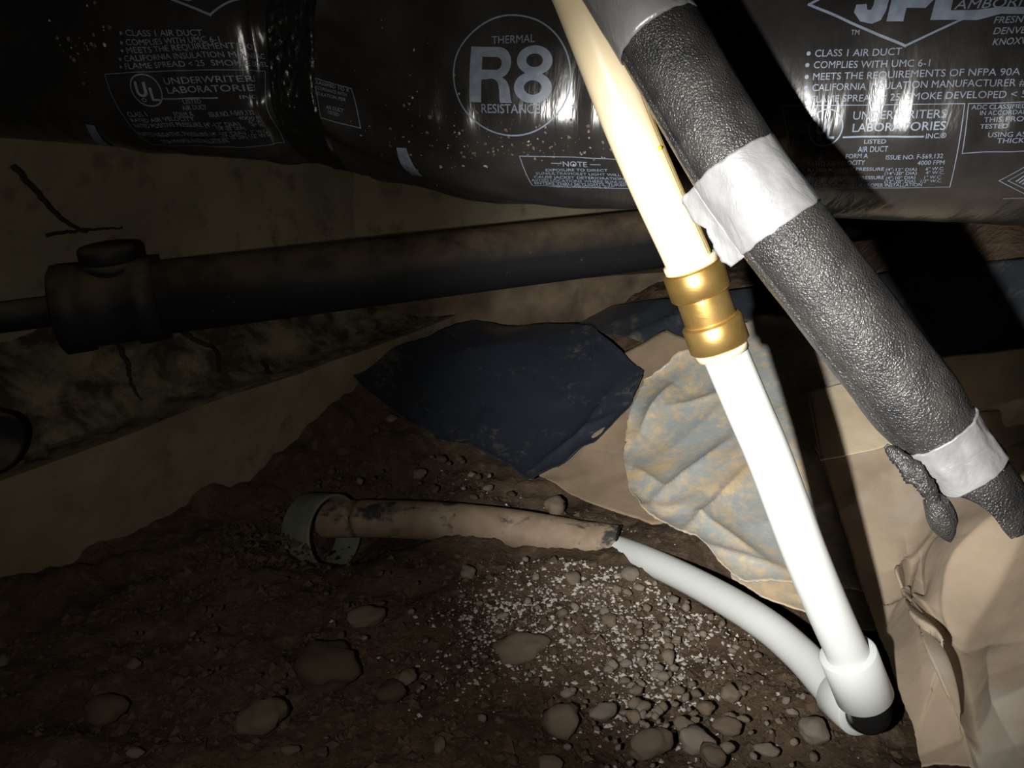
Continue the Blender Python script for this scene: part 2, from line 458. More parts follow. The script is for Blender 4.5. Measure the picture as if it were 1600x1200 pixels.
# thin roots / cracks hanging over the left wall, traced on the wall plane
def on_left_wall(px, py, off=0.155):
    D = (px - 800) / F * RIGHT + FWD - (py - 600) / F * UP
    c = fp(0, off); n2 = fn
    z = np.dot(c - CAM[:2], n2) / np.dot(D[:2], n2)
    return CAM + D * z
def on_fillet(px, py):
    for o in np.arange(0.02, 0.157, 0.003):
        p = on_left_wall(px, py, o); k = float(np.dot(p[:2] - f0, fd))
        if p[2] <= fillet_h(np.array(k), np.array(o)) + 0.003: return p
    return on_left_wall(px, py)
def crack(pxs, r, label):
    P = smooth_path([on_fillet(*p) for p in pxs], 40)
    P = P + 0.0025 * np.stack([fbm(np.arange(40) * .3, 1.5 + k, 0, 70 + k, 2) for k in range(3)], 1)
    o = mesh_obj('root', *tube(P, r * np.linspace(1.2, 0.6, 40), 6, True), M['darkroot'])
    tag(o, label, 'root', 'thin roots on the concrete wall')
crack([(20, 258), (60, 305), (100, 345), (135, 362)], 0.0028, 'thin dark root slanting down the wall above the pipe cleanout')
crack([(72, 368), (110, 362), (190, 355)], 0.0018, 'short level root on the wall just above the pipe cleanout')
crack([(285, 520), (310, 535), (337, 547), (343, 582)], 0.0030, 'kinked dark root hanging below the black drain pipe')
crack([(410, 565), (425, 590), (450, 620), (478, 652)], 0.0024, 'long thin dark root crossing the footing edge left of the blue-black sheet')
crack([(185, 540), (200, 575), (205, 600), (220, 625)], 0.0026, 'short dark root below the pipe fitting at the footing ledge')

# ------------------------------------------------------------------ flexible duct
DA, DB1, DB2 = 0.10, 0.0747, 0.16
_front = [pt(2250, 206, 0.405), pt(1900, 200, 0.435), pt(1600, 195, 0.466), pt(1200, 190, 0.514), pt(800, 180, 0.556), pt(660, 168, 0.570), pt(570, 158, 0.580), pt(500, 150, 0.590),
          pt(430, 141, 0.597), pt(375, 134, 0.597), pt(260, 120, 0.606), pt(0, 92, 0.63)]
_e = _front[-1]
_front += [_e + np.array([-0.16, -0.035, 0.012]), _e + np.array([-0.30, -0.11, 0.02])]
_kk = [1, 1, 1, 1, 1, 0.93, 0.88, 0.83, 0.84, 0.935, 0.97, 0.97, 1.0, 1.0]
_off = [1, 1, 1, 1, 1, 0.98, 0.97, 0.96, 0.95, 0.95, 0.95, 0.96, 1, 1]
_P = np.array([list(p + np.array([0, DA * q, 0])) + [k] for p, k, q in zip(_front, _kk, _off)])
_Q = smooth_path(_P, 900)[::-1]
_s = np.r_[0, np.cumsum(np.linalg.norm(np.diff(_Q[:, :3], axis=0), axis=1))]
DUCT_L = _s[-1]
_Qs = np.stack([np.convolve(np.pad(_Q[:, k], 40, mode='edge'), np.ones(81) / 81, 'valid') for k in range(3)], 1)
_T = np.gradient(_Qs, axis=0); _T[:42] = _T[42]; _T[-42:] = _T[-43]; _T /= np.linalg.norm(_T, axis=1)[:, None]
_phi = np.linspace(-math.pi, math.pi, 4001)
_pd = np.cos(_phi) * DA; _ph = np.sin(_phi) * np.where(_phi < 0, DB1, DB2)
_va = np.r_[0, np.cumsum(np.hypot(np.diff(_pd), np.diff(_ph)))]; _va -= np.interp(0, _phi, _va)
VMIN, VMAX = _va[0], _va[-1]

def u_of_px(px):
    c = _Q[:, :3]; d = c - np.array([0, DA, 0]) - CAM
    x = d @ RIGHT / (d @ FWD) * F + 800
    return float(np.interp(px, x, _s))

def duct_raw(u, v):
    u = np.asarray(u, float); v = np.asarray(v, float)
    C = np.stack([np.interp(u, _s, _Q[:, k]) for k in range(3)], -1)
    k = np.interp(u, _s, _Q[:, 3])
    T = np.stack([np.interp(u, _s, _T[:, i]) for i in range(3)], -1)
    D = np.stack([-T[..., 1], T[..., 0], 0 * T[..., 0]], -1); D /= np.linalg.norm(D, axis=-1)[..., None]
    ph = np.interp(v, _va, _phi)
    d = -np.cos(ph) * DA; h = np.sin(ph) * np.where(ph < 0, DB1, DB2)
    ln = np.hypot(d, h)
    # gathers either side of the taped joint, sag wrinkles elsewhere
    du = u - UC
    side = np.where(du > 0, 1.0, -1.0)
    g = np.exp(-np.maximum(np.abs(du) - 0.024, 0) / np.where(du > 0, 0.065, 0.055)) * ss(np.abs(du), 0.018, 0.032)
    sh = v + np.where(du > 0, 0.55, -0.35) * du
    gath = np.sin(sh * 105 + 2.2 * vnoise(sh * 14, du * 6, 0, 51) + 1.2) * 0.5 + 0.5 * vnoise(sh * 30, du * 9, 0, 52)
    amp = np.where(du > 0, 0.0115, 0.010) * g * gath
    amp = amp + 0.0022 * vnoise(u * 22, v * 9, 0, 53) * np.exp(-((du) / 0.3) ** 2)
    amp = amp + 0.0017 * vnoise(u * 70, v * 10, 0, 54) * np.exp(-((v + 0.004) / 0.035) ** 2) + 0.0005 * vnoise(u * 75, v * 13, 0, 57) + 0.0035 * vnoise(u * 6, v * 5, 0, 55)
    s = (k + amp / ln)
    return C + s[..., None] * (d[..., None] * D + h[..., None] * np.array([0, 0, 1.0]))

UC = u_of_px(487)
def duct_pt(u, v, lift=0.0):
    P = duct_raw(u, v)
    if lift:
        e = 0.0015
        a = duct_raw(np.asarray(u) + e, v) - duct_raw(np.asarray(u) - e, v); b = duct_raw(u, np.asarray(v) + e) - duct_raw(u, np.asarray(v) - e)
        n = np.cross(a, b); n /= np.linalg.norm(n, axis=-1)[..., None]
        P = P + lift * n
    return P

def project(P):
    d = P - CAM; z = d @ FWD
    return d @ RIGHT / z * F + 800, 600 - d @ UP / z * F

_gu = np.linspace(0.05, DUCT_L - 0.05, 260); _gv = np.linspace(-0.105, 0.19, 120)
_GU, _GV = np.meshgrid(_gu, _gv, indexing='ij'); _gx, _gy = project(duct_raw(_GU, _GV))
def duct_uv(px, py):
    """surface coordinates of the duct jacket at a pixel"""
    i = np.argmin((_gx - px) ** 2 + (_gy - py) ** 2)
    u, v = _GU.flat[i], _GV.flat[i]
    for _ in range(6):
        e = 0.001
        q = np.array(project(duct_raw(np.array([u, u + e, u]), np.array([v, v, v + e]))))
        J = np.array([[q[0, 1] - q[0, 0], q[0, 2] - q[0, 0]], [q[1, 1] - q[1, 0], q[1, 2] - q[1, 0]]]) / e
        r = np.array([px - q[0, 0], py - q[1, 0]])
        try: st = np.linalg.solve(J, r)
        except Exception: break
        st = np.clip(st, -0.004, 0.004); u += st[0]; v += st[1]
    return np.array([u, v])

duct = thing('flexible_duct', tuple(duct_raw(u_of_px(800), VMIN / 2 * 0 - 0.11)), 'shiny black insulated flexible air duct with grey printing, hung along the top', 'air duct')
def build_duct():
    us = np.arange(0, DUCT_L, 0.0022); vs_ = np.linspace(VMIN, VMAX, 230, endpoint=False)
    U, V = np.meshgrid(us, vs_, indexing='ij')
    mesh_obj('jacket', duct_raw(U, V).reshape(-1, 3), grid_faces(len(us), len(vs_), True), M['duct'], duct)
    # black tape wound round the joint
    ub = np.linspace(UC - 0.0225, UC + 0.0235, 34); vb = np.linspace(VMIN, VMAX, 420, endpoint=False)
    U, V = np.meshgrid(ub, vb, indexing='ij')
    e = ss(U, UC - 0.0225, UC - 0.020) * (1 - ss(U, UC + 0.021, UC + 0.0235))
    P = duct_raw(U, V); C = P.mean(1, keepdims=True); n = (P - C) / np.linalg.norm(P - C, axis=-1)[..., None]
    lift = 0.0003 + e * (0.0022 + 0.0016 * np.abs(vnoise(U * 260, V * 190, 0, 80)) + 0.0012 * vnoise(U * 90, V * 60, 0, 81))
    tag(mesh_obj('joint_tape', (P + n * lift[..., None]).reshape(-1, 3), grid_faces(34, 420, True), M['band'], duct), 'crinkled black tape wound round the duct joint')
build_duct()

# --- printing: lettering laid out on the jacket's own surface coordinates
_fc = {}
def glyphs(text, bold=0.0, shear=0.0):
    key = (text, bold, shear)
    if key in _fc: return _fc[key]
    c = bpy.data.curves.new('t', 'FONT'); c.body = text; c.size = 1.0; c.offset = bold; c.shear = shear; c.resolution_u = 3
    o = bpy.data.objects.new('t', c); COL.objects.link(o)
    dg = bpy.context.evaluated_depsgraph_get(); dg.update()
    me = bpy.data.meshes.new_from_object(o.evaluated_get(dg))
    V = np.array([v.co[:2] for v in me.vertices]); Fc = [tuple(p.vertices) for p in me.polygons]
    bpy.data.objects.remove(o); bpy.data.curves.remove(c); bpy.data.meshes.remove(me)
    _fc[key] = (V, Fc); return V, Fc
CAPH = glyphs('H')[0][:, 1].max()

def refine(V2, Fc, maxlen):
    bm = bmesh.new(); vv = [bm.verts.new((p[0], p[1], 0)) for p in V2]
    for f in Fc:
        try: bm.faces.new([vv[i] for i in f])
        except ValueError: pass
    bmesh.ops.triangulate(bm, faces=bm.faces[:])
    for _ in range(6):
        es = [e for e in bm.edges if e.calc_length() > maxlen]
        if not es: break
        bmesh.ops.subdivide_edges(bm, edges=es, cuts=1); bmesh.ops.triangulate(bm, faces=[f for f in bm.faces if len(f.verts) > 3])
    bm.verts.index_update()
    r = np.array([v.co[:2] for v in bm.verts]), [tuple(v.index for v in f.verts) for f in bm.faces]
    bm.free(); return r

LIFT = 0.0008
class Print:
    """collects flat print in (u, v) and builds one mesh on the jacket"""
    def __init__(self): self.parts = []
    def text(self, s, a, b, h, bold=0.012, shear=0.0, maxlen=0.006, lim=None):
        """text from pixel a to pixel b along its baseline, cap height h metres"""
        A, B = duct_uv(*a), duct_uv(*b); V, Fc = glyphs(s, 0.0 if ('M' in s or 'W' in s) else bold * 0.5, shear)
        if lim: h = 0.74 * (duct_uv(a[0], a[1] - lim)[1] - A[1])
        x0, x1 = V[:, 0].min(), V[:, 0].max(); d = B - A; L = np.linalg.norm(d); d = d / L; n = np.array([-d[1], d[0]])
        Q = A + ((V[:, :1] - x0) / (x1 - x0) * L) * d + (V[:, 1:] / CAPH * h) * n
        self.parts.append(refine(Q, Fc, maxlen)); return self
    def line(self, pxs, w, closed=False):
        Q = np.array([duct_uv(*p) for p in pxs]); return self.uvline(Q, w, closed)
    def uvline(self, Q, w, closed=False):
        if closed: Q = np.vstack([Q, Q[:1]])
        n = max(len(Q), int(np.linalg.norm(np.diff(Q, axis=0), axis=1).sum() / 0.002))
        segs = []
        for a, b in zip(Q[:-1], Q[1:]):
            d = b - a; L = np.linalg.norm(d)
            if L < 1e-7: continue
            d /= L; m = max(2, int(L / 0.002) + 1)
            t = np.linspace(-w * 0.5, L + w * 0.5, m)[:, None]; nn = np.array([-d[1], d[0]]) * w / 2
            V = np.empty((m * 2, 2)); V[0::2] = a + d * t + nn; V[1::2] = a + d * t - nn
            segs.append((V, [(2 * i, 2 * i + 1, 2 * i + 3, 2 * i + 2) for i in range(m - 1)]))
        self.parts += segs; return self
    def ring(self, c, ru, rv, w, seg=96):
        C = duct_uv(*c) if len(c) == 2 and max(abs(np.array(c))) > 3 else np.array(c)
        th = np.linspace(0, 2 * math.pi, seg, endpoint=False)
        V = np.empty((seg * 2, 2))
        V[0::2] = C + np.stack([(ru + w / 2) * np.cos(th), (rv + w / 2) * np.sin(th)], 1)
        V[1::2] = C + np.stack([(ru - w / 2) * np.cos(th), (rv - w / 2) * np.sin(th)], 1)
        f = [(2 * i, (2 * i + 2) % (2 * seg), (2 * i + 3) % (2 * seg), 2 * i + 1) for i in range(seg)]
        self.parts.append((V, f)); return self
    def dot(self, c, r):
        C = duct_uv(*c); th = np.linspace(0, 2 * math.pi, 12, endpoint=False)
        self.parts.append((np.vstack([C, C + r * np.stack([np.cos(th), np.sin(th)], 1)]), [(0, i + 1, (i + 1) % 12 + 1) for i in range(12)])); return self
    def poly(self, pxs, maxlen=0.004):
        Q = np.array([duct_uv(*p) for p in pxs]); self.parts.append(refine(Q, [tuple(range(len(Q)))], maxlen)); return self
    def build(self, name, label=None):
        V, Fc = join([(np.hstack([v, np.zeros((len(v), 1))]), f) for v, f in self.parts])
        P = duct_pt(V[:, 0], V[:, 1], LIFT)
        if np.dot(np.cross(P[Fc[0][1]] - P[Fc[0][0]], P[Fc[0][2]] - P[Fc[0][0]]), CAM - P[Fc[0][0]]) < 0: pass
        o = mesh_obj(name, P, Fc, M['prt'], duct, False)
        if label: o['label'] = label
        return o

def mpp(px, py):       # metres per pixel on the jacket near a pixel
    a, b = duct_uv(px - 8, py), duct_uv(px + 8, py); return np.linalg.norm(b - a) / 16

def r8_emblem():
    k = mpp(800, 120)
    pr = Print()
    c0, t0, b0 = duct_uv(799, 119), duct_uv(799, 26), duct_uv(799, 213)
    pr.ring(tuple((t0 + b0) / 2 + [0, 0]) if False else (798, 119), 91.5 * k, (t0[1] - b0[1]) / 2, 2.3 * k, 120)
    pr.text('THERMAL', (769, 69), (836, 66), 10.5 * k, 0.018)
    pr.text('RESISTANCE', (753, 176), (844, 177), 12.5 * k, 0.02)
    # heavy letters R and 8 drawn as outlines in a 0..1 box
    def bez(pts, n=10):
        P = np.array(pts, float); t = np.linspace(0, 1, n)[:, None]
        return ((1 - t) ** 3 * P[0] + 3 * (1 - t) ** 2 * t * P[1] + 3 * (1 - t) * t * t * P[2] + t ** 3 * P[3]).tolist()
    def place(V2, x0, x1, sh=0.0):
        A, B = duct_uv(x0, 159), duct_uv(x1, 159); T = duct_uv(x0, 73); hh = T[1] - A[1]
        return np.stack([A[0] + V2[:, 0] * (B[0] - A[0]) + sh * V2[:, 1] * (B[0] - A[0]), A[1] + V2[:, 1] * hh], 1)
    def strip(inner, outer):
        n = len(inner); V = np.vstack([inner, outer])
        return V, [(i, i + 1, n + i + 1, n + i) for i in range(n - 1)]
    parts = []
    # R: stem, bowl strip, leg
    parts.append((np.array([[0, 0], [0.27, 0], [0.27, 1], [0.0, 1]]), [(0, 1, 2, 3)]))
    o = [[0.2, 1.0], [0.62, 1.0]] + bez([(0.62, 1.0), (1.02, 1.0), (1.02, 0.46), (0.66, 0.44)], 16) + [[0.2, 0.40]]
    i_ = [[0.2, 0.82], [0.58, 0.82]] + bez([(0.58, 0.82), (0.76, 0.82), (0.76, 0.585), (0.58, 0.585)], 16) + [[0.2, 0.585]]
    parts.append(strip(np.array(i_), np.array(o)))
    lo = bez([(0.50, 0.43), (0.76, 0.42), (0.66, 0.1), (0.72, 0.0)], 12); ro = bez([(0.66, 0.47), (1.0, 0.42), (0.9, 0.12), (1.0, 0.0)], 12)
    parts.append(strip(np.array(lo), np.array(ro)))
    for V, f in parts:
        pr.parts.append(refine(place(V, 734, 801, 0.03), f, 0.004))
    th = np.linspace(0, 2 * math.pi, 40)
    def el(cx, cy, rx, ry): return np.stack([cx + rx * np.cos(th), cy + ry * np.sin(th)], 1)
    for V, f in (strip(el(.52, .755, .22, .12), el(.52, .755, .47, .265)), strip(el(.5, .265, .235, .13), el(.5, .265, .5, .285))):
        pr.parts.append(refine(place(V, 803, 862, 0.0), f, 0.004))
    pr.build('r8_emblem', 'round printed emblem reading THERMAL R8 RESISTANCE')
r8_emblem()

def note_box():
    k = mpp(900, 250); pr = Print()
    pr.line([(812, 243), (1040, 250), (1052, 297), (832, 288)], 1.3 * k, True)
    pr.text('NOTE', (880, 259), (918, 260), 9 * k, 0.02)
    pr.line([(862, 254), (877, 254.5)], 1.4 * k); pr.line([(923, 256), (938, 256.5)], 1.4 * k)
    L = [('EXPOSURE TO DIRECT', 853, 266.5, 950, 267), ('SUN/ULTRAVIOLET LIGHT WILL', 838, 271.5, 970, 274), ('CAUSE JACKET DETERIORATION.', 835, 277, 978, 280),
         ('AVOID LOCATIONS WHERE SUNLIGHT', 831, 282, 988, 285.5), ('ENTERS THRU SKYLIGHTS, TURBINE', 836, 286.5, 988, 290), ('VENTS, WINDOWS, ETC.', 864, 291, 962, 293.5)]
    for s, x0, y0, x1, y1 in L: pr.text(s, (x0, y0), (x1, y1), 7.5 * k, 0.012, lim=5.0)
    pr.build('note_box', 'printed NOTE box warning about sunlight')
note_box()

def bar(pxs, name='print_mark'):
    pr = Print(); pr.poly(pxs); pr.build(name)
bar([(620, 230), (635, 231), (661, 274), (644, 272)]); bar([(134, 193), (148, 195), (185, 232), (170, 231)])

def logo(x0, y0, S, k, name, lab, full=True):
    pr = Print(); X = lambda a, b: (x0 + a * S, y0 + b * S)
    pr.line([X(0, 0), X(150, 64)], 4.2 * k); pr.line([X(150, 64), X(245, 20)], 3.4 * k)
    pr.line([X(0, 0), X(22, -12)], 4.2 * k)
    if full: pr.text('TM', X(65, 47), X(78, 47), 8 * k, 0.01)
    # J, P, L heavy slanted letters
    J = [(112, -60), (138, -60), (121, 8), (112, 24), (98, 30), (80, 26), (70, 12), (74, 0), (90, -1), (91, 8), (97, 8), (101, 0)]
    pr.poly([X(*p) for p in J])
    for q in ([(137, -42), (163, -42), (147, 26), (121, 26)], [(162, -42), (186, -42), (184, -30), (159, -30)], [(186, -42), (200, -34), (195, -8), (182, 5), (178, -7), (183, -30)], [(154, -8), (178, -8), (182, 5), (151, 5)],
              [(207, -42), (233, -42), (221, 9), (262, 8), (300, 3), (350, 4), (350, 15), (300, 14), (262, 24), (189, 24)]):
        pr.poly([X(*p) for p in q])
    pr.text('AMBORN', X(226, 7), X(350, 1), 14 * k, 0.012, 0.25)
    if full:
        pr.text('FRESNO,', X(288, 29), X(350, 27), 10 * k, 0.008, 0.2); pr.text('DENVER,', X(287, 46), X(350, 44), 10 * k, 0.008, 0.2)
        pr.text('KNOXVILLE', X(286, 63), X(366, 60), 10 * k, 0.008, 0.2)
    pr.build(name, lab)

def right_block():
    k = mpp(1400, 110)
    logo(1264, 8, 1.0, k, 'maker_logo', 'printed diamond logo with the letters JPL')
    pr = Print()
    L = [('CLASS 1 AIR DUCT', 1273, 89, 1408, 86), ('COMPLIES WITH UMC 6-1', 1271, 107, 1452, 104), ('MEETS THE REQUIREMENTS OF NFPA 90A and', 1270, 125.5, 1625, 117),
         ('CALIFORNIA INSULATION MANUFACTURER #T', 1269, 142.5, 1612, 134), ('FLAME SPREAD < 25  SMOKE DEVELOPED < 50', 1268, 160.5, 1612, 152)]
    for s, x0, y0, x1, y1 in L:
        pr.text(s, (x0, y0), (x1, y1), 11 * k, 0.008); pr.dot((x0 - 9.5, y0 - 5), 3.6 * k)
    pr.build('feature_list', 'printed bullet list beginning CLASS 1 AIR DUCT')
    pr = Print()
    pr.line([(1222, 166), (1507, 162), (1484, 291), (1255, 293)], 1.3 * k, True)
    ul(pr, 1290, 199, 28.5, k)
    pr.text('UNDERWRITERS', (1332, 187), (1478, 184), 13.5 * k, 0.016); pr.text('LABORATORIES', (1331, 206), (1477, 202.5), 13.5 * k, 0.016)
    for yy in (187, 206): pass
    pr.line([(1318, 214), (1442, 213)], 3.0 * k); pr.text('INC.®', (1446, 216), (1478, 215), 8 * k, 0.02)
    pr.text('LISTED', (1350, 224), (1384, 223.5), 7 * k, 0.018); pr.text('AIR DUCT', (1340, 237), (1387, 236), 9.5 * k, 0.012)
    T = [('FORM A', 1321, 247, 1356, 246, 8), ('ISSUE NO. F-569,132', 1384, 248.5, 1473, 246, 8), ('RATED AIR VELOCITY', 1262, 258, 1351, 256.5, 7.5), ('4000 FPM', 1433, 257, 1475, 256, 7.5),
         ('RATED POSITIVE PRESSURE', 1262, 267, 1381, 265.5, 7.5), ('(4"-12" DIA)', 1384, 266, 1432, 265.5, 7.5), ('6" W.C.', 1446, 265, 1475, 264.5, 7.5),
         ('(14"-20" DIA)', 1382, 272, 1432, 271.5, 7), ('4" W.C.', 1446, 271, 1475, 270.5, 7), ('RATED NEGATIVE PRESSURE', 1268, 280, 1381, 278.5, 7.5),
         ('(4"-10" DIA)', 1384, 279, 1430, 278, 7), ('1" W.C.', 1444, 278, 1471, 277.5, 7), ('(12"-20" DIA)', 1382, 284.5, 1430, 284, 7), ('1/2" W.C.', 1438, 284, 1471, 283.5, 7),
         ('SEE INSTRUCTIONS FOR PROPER INSTALLATION', 1262, 291.5, 1440, 289.5, 6)]
    for s, x0, y0, x1, y1, h in T: pr.text(s, (x0, y0), (x1, y1), h * k, 0.008, lim=9 if y0 < 262 else 6.2)
    pr.build('listing_box', 'printed box reading UNDERWRITERS LABORATORIES')
    pr = Print()
    pr.line([(1513, 162), (1690, 157), (1690, 233), (1503, 239)], 1.3 * k, True)
    for s, x0, y0, x1, y1, h in [('ADC CLASSIFIED TO BE', 1517, 171, 1640, 168, 7), ('IN ACCORDANCE WITH', 1530, 180, 1650, 177, 7), ('THIS PRODUCT', 1536, 191, 1640, 188, 8), ('TESTED', 1530, 201, 1575, 200, 7),
                                 ('USING ASTM C-518', 1543, 214, 1660, 211, 8), ('THICKNESS', 1557, 223, 1630, 221, 8)]:
        pr.text(s, (x0, y0), (x1, y1), h * k, 0.012)
    pr.line([(1561, 281), (1602, 259), (1650, 270), (1602, 302)], 1.3 * k, True); pr.line([(1575, 281), (1602, 266), (1640, 272), (1602, 294)], 1.2 * k, True)
    for i in range(4): pr.line([(1588 + 5 * i, 282 + 2 * i), (1602 + 5 * i, 272 + 2 * i)], 2.4 * k)
    pr.line([(1568, 309), (1625, 307)], 1.2 * k)
    pr.build('classification_box', 'printed box and diamond mark at the right end')

def ul(pr, cx, cy, r, k):
    t, b = duct_uv(cx, cy - r), duct_uv(cx, cy + r)
    c = (t + b) / 2; rv = (t[1] - b[1]) / 2; pr.ring(tuple(c), r * k, rv, 2.2 * k, 72)
    U = []
    for a in np.linspace(math.pi, 2 * math.pi, 10): U.append([c[0] + (-7.5 + 6.0 * math.cos(a)) * k, c[1] + (-2 + 7 * math.sin(a)) * k])
    U = [[c[0] - 13.5 * k, c[1] + 13 * k]] + U + [[c[0] - 1.5 * k, c[1] + 13 * k]]
    pr.uvline(np.array(U), 4.2 * k)
    pr.uvline(np.array([[c[0] + 6 * k, c[1] + 4 * k], [c[0] + 6 * k, c[1] - 16 * k], [c[0] + 15 * k, c[1] - 16 * k]]), 4.2 * k)
    pr.ring((c[0] - 8 * k, c[1] - 17 * k), 3 * k, 3 * k, 1.2 * k, 16)

def left_block():
    k = mpp(300, 80) * 0.93
    logo(236, -16, 0.62, k, 'maker_logo', None, False)
    pr = Print()
    L = [('CLASS 1 AIR DUCT', 198, 56, 318, 56), ('COMPLIES WITH UMC 6-1', 199, 71, 345, 66), ('MEETS THE REQUIREMENTS OF', 200, 83.5, 396, 79),
         ('CALIFORNIA INSULATION MANUFAC', 197, 96.5, 415, 92), ('FLAME SPREAD < 25  SMOKE DEVEL', 198, 108.5, 420, 104)]
    for s, x0, y0, x1, y1 in L:
        pr.text(s, (x0, y0), (x1, y1), 9.5 * k, 0.006, lim=12); pr.dot((x0 - 8, y0 - 4), 2.8 * k)
    pr.build('feature_list')
    pr = Print()
    pr.line([(165, 116), (415, 111), (445, 222), (240, 225)], 1.1 * k, True)
    ul(pr, 231, 141, 24, k)
    pr.text('UNDERWRITERS', (259, 132), (398, 128), 11.5 * k, 0.012); pr.text('LABORATORIES', (264, 146), (398, 142), 11.5 * k, 0.012)
    pr.line([(256, 154), (340, 153)], 2.2 * k); pr.text('INC.', (376, 155), (398, 154), 7 * k, 0.01)
    for s, x0, y0, x1, y1, h in [('LISTED', 288, 162, 316, 161.5, 6), ('AIR DUCT', 287, 172, 325, 171, 8), ('CLASS 1', 203, 182, 232, 181, 7), ('FORM A', 275, 182, 304, 181, 7), ('ISSUE NO. F-569,132', 329, 182, 398, 178, 7),
                                 ('RATED AIR VELOCITY', 208, 190, 306, 188, 7), ('4000 FPM', 374, 186, 408, 185, 7), ('RATED POSITIVE PRESSURE (4"-12" DIA)', 213, 198, 377, 195, 7), ('6" W.C.', 390, 192, 412, 190.5, 6), ('(14"-20" DIA)', 341, 202, 385, 201, 6), ('4" W.C.', 394, 197, 415, 196, 6),
                                 ('RATED NEGATIVE PRESSURE (4"-10" DIA)', 222, 211, 385, 208, 6.5), ('1" W.C.', 394, 207, 417, 205.5, 6), ('(12"-20" DIA) 1/2" W.C.', 350, 216, 422, 211, 6), ('FOR PROPER INSTALLATION', 260, 223, 360, 222, 5.5)]:
        pr.text(s, (x0, y0), (x1, y1), h * k, 0.006, lim=7 if y0 > 185 else 9)
    pr.build('listing_box')
    pr = Print(); k = k * 1.0
    pr.line([(489, 121), (550, 138), (564, 200), (503, 184)], 1.3 * k, True)
    for s, x0, y0, x1, y1, h in [('CLASSIFIED TO R', 490, 129, 547, 144, 6), ('ACCORDANCE WITH', 490, 138, 543, 151, 6), ('INSULATION PER', 491, 147, 541, 159, 6), ('AIR DUCT', 510, 170, 537, 176, 6), ('TESTED', 512, 177, 530, 182, 5)]:
        pr.text(s, (x0, y0), (x1, y1), h * k, 0.012)
    pr.build('classification_box')
right_block(); left_block()

# soil splashes on the jacket
def splashes():
    parts = []
    def spot(px, py, r):
        c = duct_uv(px, py); n = 6; th = np.linspace(0, 2 * math.pi, n, endpoint=False) + random.random()
        rr = r * (0.5 + RNG.random(n)); V = np.vstack([c, c + np.stack([rr * np.cos(th), rr * np.sin(th)], 1)])
        P = duct_pt(V[:, 0], V[:, 1], 0.0004); P[0] += (P[0] - duct_pt(V[:1, 0], V[:1, 1], 0)[0]) * 1.5
        parts.append((P, [(0, i + 1, (i + 1) % n + 1) for i in range(n)]))
    for _ in range(150): spot(random.gauss(800, 85), random.gauss(222, 24), 0.0005 + random.random() ** 3 * 0.0011)
    for _ in range(34): spot(random.gauss(125, 25), random.gauss(60, 32), 0.0006 + random.random() ** 2 * 0.0014)
    for _ in range(40): spot(random.gauss(600, 90), random.gauss(160, 60), 0.0004 + random.random() ** 3 * 0.0008)
    o = mesh_obj('soil_splash', *join(parts), M['stone_w'], duct, False); o['kind'] = 'stuff'; o['label'] = 'tiny tan soil splashes on the jacket'
splashes()

# ------------------------------------------------------------------ black drain pipe with cleanout
drain = thing('drain_pipe', tuple(pt(180, 520, 0.83)), 'black plastic drain pipe with a capped cleanout fitting, running under the duct', 'pipe')
dA, dB = pt(235, 468, 0.86), pt(1000, 376, 1.06)
dd = (dB - dA) / np.linalg.norm(dB - dA); RD = 0.041
mesh_obj('pipe', *tube(np.array([dA - dd * 0.03, dA + dd * 0.3, dB, dB + dd * 0.55]), RD, 40), M['abs'], drain)
def drain_fit():
    c0 = dA + dd * 0.008; c1 = dA - dd * 0.095
    prof = [(0, RD), (0, RD + .006), (.024, RD + .007), (.026, RD + .003), (.072, RD + .003), (.074, RD + .007), (.098, RD + .0075), (.101, RD + .003), (.103, 0.002)]
    V, f = lathe(c0, c1, prof, 40); mesh_obj('tee_fitting', V, f, M['abs'], drain)
    b = c0 - dd * 0.040 - np.array([0, 0, 0.015]); up = np.array([0.0, 0, 1]) - dd * dd[2]; up /= np.linalg.norm(up)
    prof = [(0, .022), (.048, .022), (.048, .0265), (.062, .027), (.062, .022)]
    hub = mesh_obj('cleanout_hub', *lathe(b, b + up * .1, prof, 36), M['abs'], drain)
    prof = [(.060, .024), (.063, .0285), (.076, .0285), (.079, .026), (.079, .001)]
    cap = mesh_obj('cleanout_cap', *lathe(b, b + up * .1, prof, 36), M['abs'], drain)
    # smaller pipe going on to the wall
    e = c1 - dd * 0.002
    mesh_obj('stub', *tube(np.array([e + dd * .02, e - dd * 0.05, e - dd * 0.14]), 0.0165, 28), M['abs'], drain)
drain_fit()

# round black pipe end at the left edge, on the footing
bp = pt(-22, 690, 0.72)
stub = thing('pipe_end', tuple(bp + np.array([0, 0, -0.03])), 'round black pipe end on the footing at the left edge', 'pipe')
ax = np.array([0.75, -0.35, -0.05]); ax /= np.linalg.norm(ax)
mesh_obj('pipe_wall', *lathe(bp - ax * 0.10, bp, [(0, .026), (.085, .026), (.087, .030), (.112, .031), (.114, .028), (.114, .024), (.05, .023), (.05, .001)], 36), M['abs'], stub)

